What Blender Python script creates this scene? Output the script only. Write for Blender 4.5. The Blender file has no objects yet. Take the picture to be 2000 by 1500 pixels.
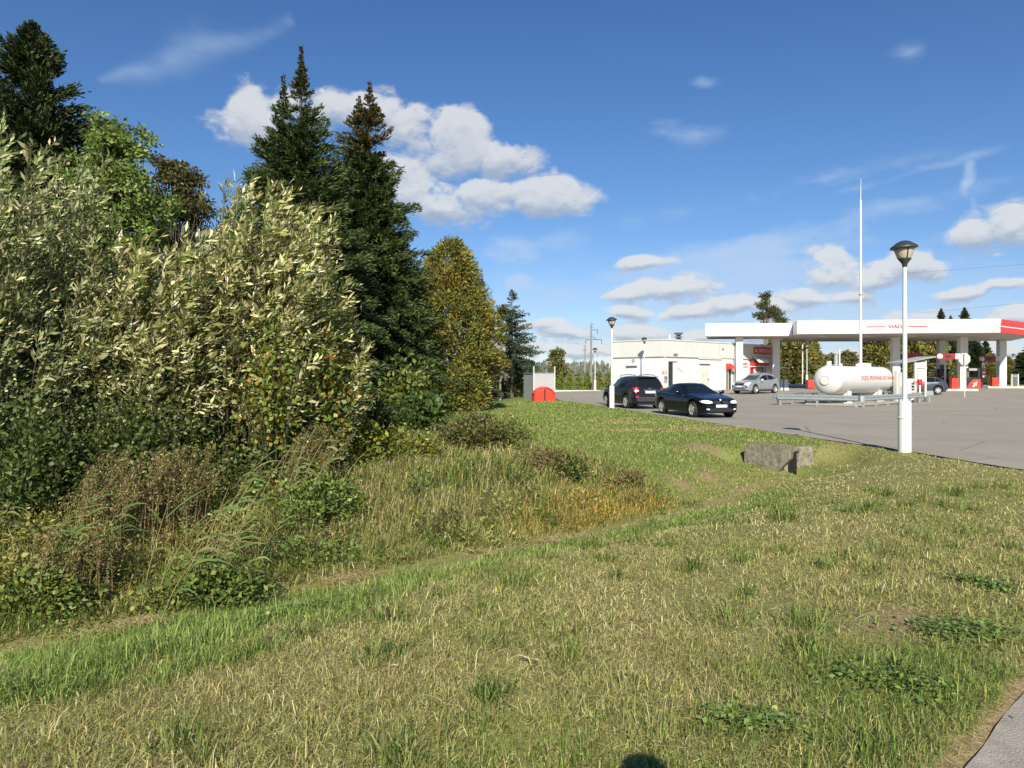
import bpy, bmesh, math, random
import numpy as np
from mathutils import Vector, Matrix
from mathutils.bvhtree import BVHTree
R = math.radians
random.seed(7)
rng = np.random.default_rng(11)
scene = bpy.context.scene
COL = scene.collection
F = 1387.0      # focal length of the photograph in its own pixels
HZ = 733.0      # row of the horizon
CH = 1.70       # eye height

def at(px, py, Y):
    return Vector(((px - 1000.0) / F * Y, Y, CH + (HZ - py) / F * Y))
def xa(px, Y): return (px - 1000.0) / F * Y
def za(py, Y): return CH + (HZ - py) / F * Y

# ------------------------------------------------------------------ materials
MATS = {}
def nodes_of(m):
    m.use_nodes = True
    nt = m.node_tree
    for n in list(nt.nodes): nt.nodes.remove(n)
    return nt, nt.nodes, nt.links
def mat(name, color, rough=0.5, metal=0.0, var=0.12, scale=3.0, bump=0.0, bscale=40.0, spec=0.5, dirt=0.0, coat=0.0, streak=False, wave=None):
    if name in MATS: return MATS[name]
    m = bpy.data.materials.new(name)
    nt, N, Lk = nodes_of(m)
    out = N.new('ShaderNodeOutputMaterial'); b = N.new('ShaderNodeBsdfPrincipled')
    Lk.new(b.outputs[0], out.inputs[0])
    b.inputs['Roughness'].default_value = rough; b.inputs['Metallic'].default_value = metal
    b.inputs['Specular IOR Level'].default_value = spec
    b.inputs['Coat Weight'].default_value = coat; b.inputs['Coat Roughness'].default_value = 0.04
    tc = N.new('ShaderNodeTexCoord'); nz = N.new('ShaderNodeTexNoise')
    mp = N.new('ShaderNodeMapping'); mp.inputs['Scale'].default_value = (1, 1, 0.3) if streak else (1, 1, 1)
    Lk.new(tc.outputs['Object'], mp.inputs[0]); Lk.new(mp.outputs[0], nz.inputs['Vector'])
    nz.inputs['Scale'].default_value = scale; nz.inputs['Detail'].default_value = 6; nz.inputs['Roughness'].default_value = 0.65
    r = N.new('ShaderNodeValToRGB')
    c = np.array(color[:3])
    r.color_ramp.elements[0].position = 0.3; r.color_ramp.elements[1].position = 0.7
    lo = c * (1 - var) * (1 - dirt) + np.array([.12, .10, .07]) * dirt
    hi = np.minimum(c * (1 + var), 0.92)
    r.color_ramp.elements[0].color = (*lo, 1); r.color_ramp.elements[1].color = (*hi, 1)
    Lk.new(nz.outputs['Fac'], r.inputs[0]); Lk.new(r.outputs[0], b.inputs['Base Color'])
    hsrc = None
    if bump:
        n2 = N.new('ShaderNodeTexNoise'); n2.inputs['Scale'].default_value = bscale; n2.inputs['Detail'].default_value = 5
        Lk.new(tc.outputs['Object'], n2.inputs['Vector']); hsrc = n2.outputs['Fac']; amt = bump
    if wave:
        w = N.new('ShaderNodeTexWave'); w.bands_direction = 'X'; w.inputs['Scale'].default_value = wave; w.wave_profile = 'SIN'
        Lk.new(tc.outputs['Object'], w.inputs['Vector']); hsrc = w.outputs['Fac']; amt = 0.35
    if hsrc is not None:
        bp = N.new('ShaderNodeBump'); bp.inputs['Strength'].default_value = amt; bp.inputs['Distance'].default_value = 0.02
        Lk.new(hsrc, bp.inputs['Height']); Lk.new(bp.outputs[0], b.inputs['Normal'])
    MATS[name] = m
    return m
def leafmat(name, trans=0.35, rough=0.5, spec=0.35, tint=(1.0, 1.05, 0.6), back=None):
    if name in MATS: return MATS[name]
    m = bpy.data.materials.new(name)
    nt, N, Lk = nodes_of(m)
    out = N.new('ShaderNodeOutputMaterial'); b = N.new('ShaderNodeBsdfPrincipled')
    a = N.new('ShaderNodeAttribute'); a.attribute_name = 'col'
    b.inputs['Roughness'].default_value = rough; b.inputs['Specular IOR Level'].default_value = spec
    src = a.outputs['Color']
    if back:
        g = N.new('ShaderNodeNewGeometry'); mx = N.new('ShaderNodeMix'); mx.data_type = 'RGBA'
        Lk.new(g.outputs['Backfacing'], mx.inputs['Factor']); Lk.new(src, mx.inputs['A']); mx.inputs['B'].default_value = (*back, 1)
        src = mx.outputs['Result']
    Lk.new(src, b.inputs['Base Color'])
    t = N.new('ShaderNodeBsdfTranslucent')
    mu = N.new('ShaderNodeMix'); mu.data_type = 'RGBA'; mu.blend_type = 'MULTIPLY'; mu.inputs['Factor'].default_value = 1
    Lk.new(src, mu.inputs['A']); mu.inputs['B'].default_value = (*tint, 1); Lk.new(mu.outputs['Result'], t.inputs['Color'])
    ms = N.new('ShaderNodeMixShader'); ms.inputs[0].default_value = trans
    Lk.new(b.outputs[0], ms.inputs[1]); Lk.new(t.outputs[0], ms.inputs[2]); Lk.new(ms.outputs[0], out.inputs[0])
    MATS[name] = m
    return m

WHITE = mat('white_paint', (.68, .675, .64), .45, var=.04, scale=1.2)
WHITE2 = mat('weathered_white', (.62, .615, .57), .5, var=.10, scale=2.5, dirt=.06)
POLE = mat('lamp_post_white', (.68, .675, .64), .45, var=.06, scale=4, dirt=.05, streak=True)
CLAD = mat('wall_cladding', (.67, .69, .70), .55, var=.05, scale=1.5, dirt=.05, wave=1.6, streak=True)
CLADB = mat('parapet_cladding', (.65, .65, .60), .55, var=.06, scale=1.5, dirt=.05, wave=2.2, streak=True)
CLADP = mat('smooth_panel', (.68, .70, .70), .5, var=.03, scale=1.0)
RED = mat('red_paint', (.62, .035, .03), .4, var=.10)
REDP = mat('red_plastic', (.70, .045, .022), .42, var=.10, scale=4)
DKRED = mat('dark_red_panel', (.28, .02, .025), .4, var=.1)
BLACK = mat('black_paint', (.02, .02, .022), .45, var=.2)
DARKMETAL = mat('dark_lamp_metal', (.035, .042, .042), .45, var=.15)
GREY = mat('grey_panel', (.34, .35, .34), .55, var=.08)
DGREY = mat('dark_grey', (.10, .105, .11), .5, var=.12)
GALV = mat('galvanised_steel', (.50, .55, .55), .38, metal=.55, var=.12, scale=6, dirt=.05)
STEEL = mat('steel', (.6, .6, .6), .3, metal=.9, var=.08)
TANK = mat('tank_paint', (.66, .655, .62), .38, var=.03, scale=1.3, dirt=.02)
CONC = mat('old_concrete', (.185, .165, .125), .9, var=.6, scale=9, bump=1.0, bscale=26, dirt=.5)
KERB = mat('kerb_concrete', (.36, .33, .28), .85, var=.15, scale=3, bump=.3)
ISLE = mat('island_kerb', (.60, .57, .48), .8, var=.1)
DIFF = mat('lamp_diffuser', (.50, .44, .33), .25, var=.12, scale=5)
GLASS = mat('dark_window_glass', (.010, .012, .014), .06, var=.1, spec=.45)
GLASSC = mat('windscreen_glass', (.05, .075, .07), .05, var=.2, spec=.9)
SHOPGL = mat('shop_glass', (.05, .05, .05), .1, var=.3, spec=.8)
RUBBER = mat('rubber', (.02, .02, .02), .8, var=.2)
ALLOY = mat('alloy', (.60, .60, .58), .32, metal=.5, var=.06)
BARK = mat('bark', (.09, .065, .045), .9, var=.35, scale=8, bump=.8, bscale=20)
PALEBARK = mat('pale_bark', (.22, .19, .15), .9, var=.3, scale=8, bump=.6)
STEM = mat('green_stem', (.055, .045, .022), .8, var=.3)
WOOD = mat('grey_wood', (.30, .27, .22), .9, var=.2)
PLATE = mat('number_plate', (.78, .78, .78), .4, var=.04)
BLUE = mat('plate_blue', (.03, .10, .45), .4, var=.05)
ROOFR = mat('red_roof_tiles', (.45, .12, .06), .8, var=.15)
PAVER = mat('red_pavers', (.42, .24, .19), .85, var=.15, scale=6)
LENS = mat('headlight_lens', (.80, .82, .84), .12, var=.12, scale=9, spec=.9)
TAIL = mat('taillight_lens', (.45, .02, .025), .15, var=.25, scale=9, spec=.8)
CLOTH = mat('dark_cloth', (.03, .035, .05), .9, var=.2)
SKIN = mat('skin', (.50, .31, .22), .55, var=.08)

# ------------------------------------------------------------------ mesh helpers
def tag(o, label, cat, group=None, kind=None):
    if label: o['label'] = label
    if cat: o['category'] = cat
    if group: o['group'] = group
    if kind: o['kind'] = kind
    return o
def link(name, me, m=None, parent=None):
    o = bpy.data.objects.new(name, me); COL.objects.link(o)
    if m is not None and me is not None and len(me.materials) == 0: me.materials.append(m)
    if parent is not None: o.parent = parent
    return o
def thing(name, label, cat, loc=(0, 0, 0), rz=0.0, group=None):
    o = bpy.data.objects.new(name, None); COL.objects.link(o); o.empty_display_size = .2
    o.location = loc; o.rotation_euler = (0, 0, rz)
    return tag(o, label, cat, group)
def dup(root, loc, rz=0.0, scale=None, label=None, group=None, cat=None):
    r = root.copy(); COL.objects.link(r); r.location = loc; r.rotation_euler = (0, 0, rz)
    if scale is not None: r.scale = scale if not isinstance(scale, (int, float)) else (scale,) * 3
    if label: r['label'] = label
    if group: r['group'] = group
    if cat: r['category'] = cat
    for ch in list(root.children):
        c = ch.copy(); COL.objects.link(c); c.parent = r
        for g in list(ch.children):
            d = g.copy(); COL.objects.link(d); d.parent = c
    return r
class MB:
    def __init__(s): s.v = []; s.f = []; s.sm = []
    def add(s, vs, fs, smooth=False):
        n = len(s.v); s.v += [tuple(v) for v in vs]
        for f in fs: s.f.append(tuple(i + n for i in f)); s.sm.append(smooth)
        return s
    def box(s, x0, x1, y0, y1, z0, z1, M=None):
        vs = [Vector((x, y, z)) for z in (z0, z1) for x, y in ((x0, y0), (x1, y0), (x1, y1), (x0, y1))]
        if M is not None: vs = [M @ v for v in vs]
        return s.add(vs, [(3, 2, 1, 0), (4, 5, 6, 7), (0, 1, 5, 4), (1, 2, 6, 5), (2, 3, 7, 6), (3, 0, 4, 7)])
    def prism(s, poly, z0, z1, M=None):        # poly: (x,y) counter clockwise
        n = len(poly)
        vs = [Vector((x, y, z0)) for x, y in poly] + [Vector((x, y, z1)) for x, y in poly]
        if M is not None: vs = [M @ v for v in vs]
        fs = [tuple(range(n - 1, -1, -1)), tuple(range(n, 2 * n))] + [(i, (i + 1) % n, n + (i + 1) % n, n + i) for i in range(n)]
        return s.add(vs, fs)
    def tube(s, pts, rad, n=8, caps=True):
        pts = [Vector(p) for p in pts]
        if isinstance(rad, (int, float)): rad = [rad] * len(pts)
        rings = []
        for i, p in enumerate(pts):
            t = (pts[min(i + 1, len(pts) - 1)] - pts[max(i - 1, 0)]).normalized()
            a = Vector((1, 0, 0)) if abs(t.x) < .8 else Vector((0, 1, 0))
            u = t.cross(a).normalized(); w = t.cross(u)
            rings.append([p + (u * math.cos(2 * math.pi * k / n) + w * math.sin(2 * math.pi * k / n)) * rad[i] for k in range(n)])
        vs = [v for r in rings for v in r]; fs = []
        for i in range(len(pts) - 1):
            for k in range(n):
                fs.append((i * n + k, i * n + (k + 1) % n, (i + 1) * n + (k + 1) % n, (i + 1) * n + k))
        s.add(vs, fs, True)
        if caps:
            s.add(rings[0], [tuple(range(n))]); s.add(rings[-1], [tuple(range(n - 1, -1, -1))])
        return s
    def lathe(s, prof, n=20, M=None, smooth=True):      # prof: (r,z) list around local z
        vs = [Vector((r * math.cos(2 * math.pi * k / n), r * math.sin(2 * math.pi * k / n), z)) for r, z in prof for k in range(n)]
        if M is not None: vs = [M @ v for v in vs]
        fs = [(i * n + k, i * n + (k + 1) % n, (i + 1) * n + (k + 1) % n, (i + 1) * n + k) for i in range(len(prof) - 1) for k in range(n)]
        return s.add(vs, fs, smooth)
    def build(s, name, m, parent=None, bevel=0.0, sharp=None):
        me = bpy.data.meshes.new(name); me.from_pydata(s.v, [], s.f); 
        bm = bmesh.new(); bm.from_mesh(me); bmesh.ops.recalc_face_normals(bm, faces=bm.faces); bm.to_mesh(me); bm.free()
        for p, q in zip(me.polygons, s.sm): p.use_smooth = q
        if sharp is not None:
            for p in me.polygons: p.use_smooth = True
            me.set_sharp_from_angle(angle=R(sharp))
        o = link(name, me, m, parent)
        if bevel:
            b = o.modifiers.new('bevel', 'BEVEL'); b.width = bevel; b.segments = 2; b.limit_method = 'ANGLE'
        return o
def raw_mesh(name, V, loops, starts, totals, colors=None, smooth=False):
    me = bpy.data.meshes.new(name)
    me.vertices.add(len(V)); me.vertices.foreach_set('co', np.ascontiguousarray(V, dtype=np.float32).ravel())
    me.loops.add(len(loops)); me.loops.foreach_set('vertex_index', np.ascontiguousarray(loops, dtype=np.int32))
    me.polygons.add(len(starts)); me.polygons.foreach_set('loop_start', np.ascontiguousarray(starts, dtype=np.int32))
    me.polygons.foreach_set('loop_total', np.ascontiguousarray(totals, dtype=np.int32))
    if smooth: me.polygons.foreach_set('use_smooth', np.ones(len(starts), dtype=bool))
    me.update(calc_edges=True)
    if colors is not None:
        at_ = me.color_attributes.new('col', 'FLOAT_COLOR', 'POINT')
        c4 = np.ones((len(V), 4), dtype=np.float32); c4[:, :3] = colors
        at_.data.foreach_set('color', c4.ravel())
    return me
def unit(a): return a / np.maximum(np.linalg.norm(a, axis=-1, keepdims=True), 1e-9)
def leaves_mesh(name, C, D, L, W, col, up=None, droop=0.0, mid=0.45):
    """one folded four-point leaf for every row"""
    n = len(C); D = unit(D)
    if up is None: up = rng.normal(size=(n, 3))
    S = unit(np.cross(D, up)); Nn = np.cross(S, D)
    L = np.asarray(L).reshape(-1, 1); W = np.asarray(W).reshape(-1, 1)
    V = np.empty((n, 4, 3))
    V[:, 0] = C
    m = C + D * L * mid + Nn * W * .18
    V[:, 1] = m + S * W * .5; V[:, 3] = m - S * W * .5
    V[:, 2] = C + D * L; V[:, 2, 2] -= droop * L[:, 0]
    loops = np.arange(n * 4); starts = np.arange(n) * 4; tot = np.full(n, 4)
    return raw_mesh(name, V.reshape(-1, 3), loops, starts, tot, np.repeat(col, 4, axis=0))
def blades_mesh(name, P, L, W, lean, col, curl=0.5, droop=None):
    """grass blades: P roots, lean = horizontal (n,2) tip offset as a share of the length"""
    n = len(P); L = L.reshape(-1, 1); W = W.reshape(-1, 1)
    H = np.concatenate([lean, np.zeros((n, 1))], 1)
    lm = np.minimum(np.linalg.norm(lean, axis=1, keepdims=True), .98)
    upz = np.sqrt(1 - lm ** 2)
    a = rng.uniform(0, math.pi, n); S = np.stack([np.cos(a), np.sin(a), np.zeros(n)], 1)
    midp = P + H * L * .5 * (1 - curl * .5) ; midp[:, 2] += (upz * L * .62)[:, 0]
    tip = P + H * L; tip[:, 2] += (upz * L)[:, 0] * (1 if droop is None else 1 - droop)
    V = np.empty((n, 5, 3))
    V[:, 0] = P - S * W * .5; V[:, 1] = P + S * W * .5; V[:, 2] = midp - S * W * .42; V[:, 3] = midp + S * W * .42; V[:, 4] = tip
    base = (np.arange(n) * 5)[:, None]
    loops = (base + np.array([[0, 1, 3, 2, 2, 3, 4]])).ravel()
    starts = (np.arange(n)[:, None] * 7 + np.array([[0, 4]])).ravel(); tot = np.tile([4, 3], n)
    return raw_mesh(name, V.reshape(-1, 3), loops, starts, tot, np.repeat(col, 5, axis=0))
def text_obj(s, size, m, parent, M, ext=0.006, name='lettering', sx=1.0, align='CENTER', bold=0.0):
    cu = bpy.data.curves.new('t', 'FONT'); cu.body = s; cu.size = size; cu.extrude = ext; cu.align_x = align; cu.align_y = 'CENTER'; cu.offset = bold
    t = bpy.data.objects.new('t', cu); COL.objects.link(t)
    me = bpy.data.meshes.new_from_object(t.evaluated_get(bpy.context.evaluated_depsgraph_get()))
    bpy.data.objects.remove(t)
    me.transform(M @ Matrix.Scale(sx, 4, (1, 0, 0)))
    me.materials.clear(); me.materials.append(m)
    o = bpy.data.objects.new(name, me); COL.objects.link(o); o.parent = parent
    return o
def wallM(x, y, z, rz=0.0):     # text plane standing up, readable from local -y, letters running along local +x
    return Matrix.Translation((x, y, z)) @ Matrix.Rotation(rz, 4, 'Z') @ Matrix.Rotation(R(90), 4, 'X')
_lat = {}
def vnoise(x, y, s, seed=0):
    if seed not in _lat: _lat[seed] = np.random.default_rng(100 + seed).random((256, 256))
    g = _lat[seed]; X = np.asarray(x) / s + 1000; Y = np.asarray(y) / s + 1000
    i = np.floor(X).astype(int); j = np.floor(Y).astype(int); fx = X - i; fy = Y - j
    fx = fx * fx * (3 - 2 * fx); fy = fy * fy * (3 - 2 * fy)
    q = lambda a, b: g[a % 256, b % 256]
    return (q(i, j) * (1 - fx) + q(i + 1, j) * fx) * (1 - fy) + (q(i, j + 1) * (1 - fx) + q(i + 1, j + 1) * fx) * fy
def fbm(x, y, s, seed=0): return .55 * vnoise(x, y, s, seed) + .3 * vnoise(x, y, s * .45, seed + 1) + .15 * vnoise(x, y, s * .2, seed + 2)
def sstep(a, b, x):
    t = np.clip((np.asarray(x) - a) / (b - a), 0, 1); return t * t * (3 - 2 * t)

# ------------------------------------------------------------------ terrain
DITCH = np.array([(-16, -3.5), (-8.2, 2.7), (-4.3, 5.9), (-2.4, 7.5), (-.95, 8.7), (1.3, 10.4), (3.6, 12.6), (5.0, 14.4), (6.1, 15.75)])
PIT = [(5.24, 16.78), (6.03, 15.78), (6.5, 15.86), (7.45, 16.72)]
def ditch_dist(x, y):
    """signed distance to the ditch line: positive on the far bank"""
    x = np.asarray(x, float); y = np.asarray(y, float)
    best = np.full(x.shape, 1e9); sg = np.ones(x.shape)
    for (ax, ay), (bx_, by) in zip(DITCH[:-1], DITCH[1:]):
        dx, dy = bx_ - ax, by - ay; l2 = dx * dx + dy * dy
        t = np.clip(((x - ax) * dx + (y - ay) * dy) / l2, 0, 1)
        d = np.hypot(x - ax - t * dx, y - ay - t * dy)
        c = dx * (y - ay) - dy * (x - ax)
        k = d < best; best = np.where(k, d, best); sg = np.where(k, np.sign(c), sg)
    return best * sg
def ramp(x, y): return .0117 * np.clip(np.asarray(y) - 42, 0, 36) * sstep(7, 22, x)
EDGE = [(9.3, 12.2), (9.02, 13.4), (8.95, 14.8), (8.78, 16.4), (8.2, 18.9), (7.55, 22.8), (6.45, 29.2), (5.55, 36.3), (4.4, 42.5), (3.15, 48.6), (3.3, 60), (4.2, 74.5)]
def edge_x(y):
    e = np.array(EDGE); 
    near = 9.3 + (12.2 - np.asarray(y)) * .9
    return np.where(np.asarray(y) < 12.2, near, np.interp(y, e[:, 1], e[:, 0]))
def in_asphalt(x, y): return (x > edge_x(y)) & (y > 5) & (y < 74.6 + 0 * x) | ((y >= 74.6) & (y < 96) & (x > 24))
WALK_A = np.array((1.835, 3.03)); WALK_D = unit(np.array((1.12, 1.03)))
WALK_N = np.array((WALK_D[1], -WALK_D[0]))      # towards the pavement
def walk_dist(x, y):   # positive = on the pavement
    wob = .06 * (vnoise(x, y, .5, 40) - .5) + .05 * (vnoise(x, y, .15, 41) - .5)
    return (x - WALK_A[0]) * WALK_N[0] + (y - WALK_A[1]) * WALK_N[1] + wob
def height(x, y):
    x = np.asarray(x, float); y = np.asarray(y, float)
    s = ditch_dist(x, y)
    d = np.abs(s)
    near = -.60 * np.exp(-(d / 1.75) ** 2); far = -.60 * np.exp(-(d / 1.35) ** 2)
    h = np.where(s < 0, near, far)
    h = h + .10 * sstep(2.0, 6.0, s) * (1 - sstep(14, 26, y)) * (1 - sstep(-1, 4, x))
    amp = (1 - sstep(30, 60, y)) * (1 - sstep(40, 80, np.abs(x)))
    h = h + amp * (.07 * (fbm(x, y, 1.6, 5) - .5) + .03 * (vnoise(x, y, .35, 9) - .5))
    lawn = sstep(edge_x(y) - 5.0, edge_x(y) - .4, x) * (y > 12)
    h = h * (1 - sstep(edge_x(y) - 1.2, edge_x(y) - .05, x) * (y > 11))
    h = h + ramp(x, y)
    # sunken floor in front of the culvert walls
    pd = np.full(x.shape, 9.0)
    for (ax, ay), (bx_, by) in zip(PIT[:-1], PIT[1:]):
        t = np.clip(((x - ax) * (bx_ - ax) + (y - ay) * (by - ay)) / ((bx_ - ax) ** 2 + (by - ay) ** 2), 0, 1); pd = np.minimum(pd, np.hypot(x - ax - t * (bx_ - ax), y - ay - t * (by - ay)))
    h = h + (np.minimum(h, -.43) - h) * (1 - sstep(.26, np.where(x > 6.4, 1.15, .70), pd))
    # little earth heaps on the lawn slope
    for (mx, my, r, a) in HEAPS: h = h + a * np.exp(-((x - mx) ** 2 + (y - my) ** 2) / r ** 2)
    h = np.where(in_asphalt(x, y), ramp(x, y) - .05, h)
    w = walk_dist(x, y)
    h = np.where((w > -.3) & (y < 12), h * (1 - sstep(-.3, .0, w)) - .075 * sstep(-.05, .1, w), h)
    far_rise = sstep(150, 500, y) * 1.0
    return h + far_rise
HEAPS = [(xa(1365, 17.3), 17.3, .42, .07), (xa(1335, 13.6), 13.6, .22, .07), (xa(1385, 14.6), 14.6, .22, .10), (xa(1440, 14.2), 14.2, .2, .08), (xa(1310, 13.9), 13.9, .16, .05)]
def zg(x, y): return float(height(np.array([x]), np.array([y]))[0])
EXPO = 0.50; SKYS = 0.067; SUNE = 5.0
SKYRAMP = [(0.0, (.84, .92, 1.22)), (.60, (.50, .83, 1.22)), (.22, (.66, .90, 1.2))]
CLO, CHI, CTH = (.28, .33, .41), (.54, .55, .56), (.37, .47, .61)
# ------------------------------------------------------------------ camera, light, sky
cam = bpy.data.cameras.new('camera'); co = bpy.data.objects.new('camera', cam); COL.objects.link(co)
co.location = (0, 0, CH); co.rotation_euler = (R(90), 0, 0)
cam.sensor_width = 36; cam.lens = F * 36 / 2000; cam.shift_y = -(750 - HZ) / 2000; cam.clip_end = 5000; cam.clip_start = .05
scene.camera = co
SUN_EL, SUN_AZ = 33.0, 2.0       # light travels towards +Y, AZ degrees to the right
sl = bpy.data.lights.new('sun', 'SUN'); sl.energy = SUNE; sl.angle = R(.5); sl.color = (1.0, .925, .78)
so = bpy.data.objects.new('sun', sl); COL.objects.link(so)
d = Vector((math.sin(R(SUN_AZ)) * math.cos(R(SUN_EL)), math.cos(R(SUN_AZ)) * math.cos(R(SUN_EL)), -math.sin(R(SUN_EL))))
so.rotation_euler = d.to_track_quat('-Z', 'Y').to_euler(); so.location = (-4, -20, 30)
scene.view_settings.view_transform = 'Standard'; scene.view_settings.look = 'None'
scene.view_settings.exposure = EXPO; scene.view_settings.gamma = 1
try: scene.cycles.use_denoising = True
except Exception: pass
scene.cycles.max_bounces = 6; scene.cycles.diffuse_bounces = 3; scene.cycles.transmission_bounces = 3; scene.cycles.transparent_max_bounces = 4

w = bpy.data.worlds.new('World'); scene.world = w; w.use_nodes = True
nt = w.node_tree; N = nt.nodes; Lk = nt.links
for n in list(N): N.remove(n)
def MT(op, a, b=None, c=None, clamp=False):
    n = N.new('ShaderNodeMath'); n.operation = op; n.use_clamp = clamp
    for i, v in enumerate((a, b, c)):
        if v is None: continue
        if isinstance(v, (int, float)): n.inputs[i].default_value = v
        else: Lk.new(v, n.inputs[i])
    return n.outputs[0]
def RNG(v, a, b, c=0.0, d_=1.0):
    n = N.new('ShaderNodeMapRange'); n.interpolation_type = 'SMOOTHSTEP'
    Lk.new(v, n.inputs[0]); n.inputs[1].default_value = a; n.inputs[2].default_value = b; n.inputs[3].default_value = c; n.inputs[4].default_value = d_
    return n.outputs[0]
out = N.new('ShaderNodeOutputWorld'); bg = N.new('ShaderNodeBackground'); Lk.new(bg.outputs[0], out.inputs[0])
sky = N.new('ShaderNodeTexSky'); sky.sky_type = 'NISHITA'; sky.sun_disc = False
sky.sun_elevation = R(SUN_EL); sky.sun_rotation = R(180 + SUN_AZ); sky.air_density = 1.0; sky.dust_density = .1; sky.ozone_density = 2.0
tc = N.new('ShaderNodeTexCoord'); sp = N.new('ShaderNodeSeparateXYZ'); Lk.new(tc.outputs['Generated'], sp.inputs[0])
az = MT('ARCTAN2', sp.outputs[0], sp.outputs[1]); el = MT('ARCSINE', sp.outputs[2])
cv = N.new('ShaderNodeCombineXYZ'); Lk.new(az, cv.inputs[0]); Lk.new(el, cv.inputs[1])
def ae(px, py): return math.atan((px - 1000) / F), math.atan((HZ - py) / math.hypot(F, px - 1000))
CUM = [(505, 250, 62, 66), (560, 215, 50, 40), (640, 222, 80, 44), (725, 228, 80, 44), (790, 262, 85, 58), (880, 268, 70, 50), (900, 305, 85, 42), (975, 318, 62, 40), (800, 372, 62, 56), (850, 395, 70, 42), (945, 388, 66, 40), (1070, 390, 68, 40), (760, 330, 70, 40),
       (1250, 518, 58, 18), (1240, 577, 62, 20), (1310, 572, 76, 26), (1430, 598, 55, 16), (1220, 606, 60, 14), (1340, 608, 70, 16), (1620, 530, 62, 40), (1690, 540, 60, 34), (1760, 520, 66, 30), (1580, 575, 60, 24), (1660, 572, 80, 20), (1910, 470, 72, 38), (1985, 450, 72, 46), (1870, 572, 52, 15), (1970, 560, 50, 11),
       (1500, 602, 60, 18), (1985, 618, 60, 22), (1060, 628, 45, 13), (1110, 640, 60, 13), (1250, 646, 52, 20), (1760, 622, 60, 17), (1590, 640, 66, 17), (1480, 648, 66, 18), (1130, 680, 110, 16), (1700, 690, 140, 16), (1000, 670, 70, 13), (1350, 660, 70, 14), (1950, 690, 90, 16)]
THIN = [(1345, 265, 92, 50, 0, .66), (1390, 157, 66, 20, 8, .60), (1755, 118, 55, 32, 0, .34), (985, 490, 90, 40, 0, .62), (1885, 360, 18, 62, -4, .8), (1898, 405, 16, 40, 6, .7),
        (1400, 500, 620, 44, 10, .7), (1650, 440, 520, 34, 9, .65), (1250, 560, 460, 50, 6, .6), (1010, 555, 40, 25, 0, .7), (1600, 360, 420, 30, 10, .38), (1750, 350, 300, 18, 13, .42), (1200, 450, 300, 36, 8, .45), (1500, 640, 760, 70, 0, .7), (1450, 560, 800, 130, 4, .42), (300, 640, 900, 60, 0, .3)]
# cloud cover worked out once on a grid of sky directions (azimuth across, elevation up)
AZ0, AZ1, EL0, EL1 = -.80, .80, -.02, .60
gw, gh = 2400, 930
AA, EE = np.meshgrid(np.linspace(AZ0, AZ1, gw), np.linspace(EL0, EL1, gh))
def octv(s, n_, seed, ax=1.0, ay=1.5, gain=.52):
    r = 0; a = 1; t_ = 0
    for i in range(n_): r = r + a * vnoise(AA * ax, EE * ay, s / 2 ** i, seed + i); t_ += a; a *= gain
    return r / t_
wx, wy = octv(.10, 4, 50) - .5, octv(.10, 4, 60) - .5
A2, E2 = AA + .035 * wx, EE + .028 * wy
def blobf(px, py, rx, ry, rot=0):
    a, e = ae(px, py); sx_, sy_ = rx / F * math.cos(a) ** 2, ry / F * math.cos(a); c, s = math.cos(R(rot)), math.sin(R(rot))
    dx, dy = A2 - a, E2 - e; X_, Y_ = (dx * c + dy * s) / sx_, (-dx * s + dy * c) / sy_
    return np.sqrt(X_ * X_ + Y_ * Y_), Y_
cd = np.full(AA.shape, -9.0); sw = np.full(AA.shape, .02); swy = np.zeros(AA.shape)
for c4 in CUM:
    l, Y_ = blobf(*c4[:2], c4[2] * 1.06, c4[3] * 1.06); v = 1 - l; cd = np.maximum(cd, v + .10 * np.minimum(Y_, 0)); g_ = np.maximum(v, 0); sw += g_; swy += g_ * Y_
tk = np.zeros(AA.shape)
for c6 in THIN:
    l, Y_ = blobf(*c6[:5]); tk = np.maximum(tk, np.maximum(1 - l, 0) ** .8 * c6[5])
nn = octv(.060, 7, 70, gain=.58)
nlow = octv(.030, 6, 74, gain=.58); kl_ = 1 - sstep(.12, .20, EE); dens = cd + (nn - .5) * (1.95 - .75 * kl_) + (nlow - .5) * 1.5 * kl_ + .09
wd_ = .46 - .24 * np.clip(swy / sw, -1, 1); cmask = np.clip((dens + .08) / (wd_ + .12), 0, 1); cmask = cmask * cmask * (3 - 2 * cmask)
up = np.roll(dens, -14, axis=0); up2 = np.roll(dens, -5, axis=0)
lit = swy / sw * .7 + np.clip(np.clip(dens, -.3, 1) - np.clip(up, -.3, 1), -.5, .5) * .9 + np.clip(np.clip(dens, -.3, 1) - np.clip(up2, -.3, 1), -.3, .3) * .8 + (octv(.022, 5, 98) - .5) * .7
lit = sstep(-.95, .65, lit)
tn = octv(.16, 6, 80, ax=.45, ay=2.2)
tq = octv(.045, 6, 90, ax=.7, ay=1.6)
tmask = sstep(.02, .9, tk + (tn - .5) * 1.1 + (tq - .5) * 1.1) * np.minimum(tk * 3, 1) * .70
SK = [ae(*p_) + (w_ / F,) for p_, w_ in (((200, 158), 7), ((250, 147), 12), ((310, 136), 17), ((350, 112), 24), ((395, 92), 22), ((450, 84), 15), ((510, 66), 12), ((575, 40), 7))]
sk = np.zeros(AA.shape)
for (p0, p1) in zip(SK[:-1], SK[1:]):
    dx, dy = p1[0] - p0[0], p1[1] - p0[1]; t = np.clip(((A2 - p0[0]) * dx + (E2 - p0[1]) * dy) / (dx * dx + dy * dy), 0, 1)
    sk = np.maximum(sk, np.exp(-(np.hypot(A2 - p0[0] - t * dx, E2 - p0[1] - t * dy) / (p0[2] + (p1[2] - p0[2]) * t)) ** 2))
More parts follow.
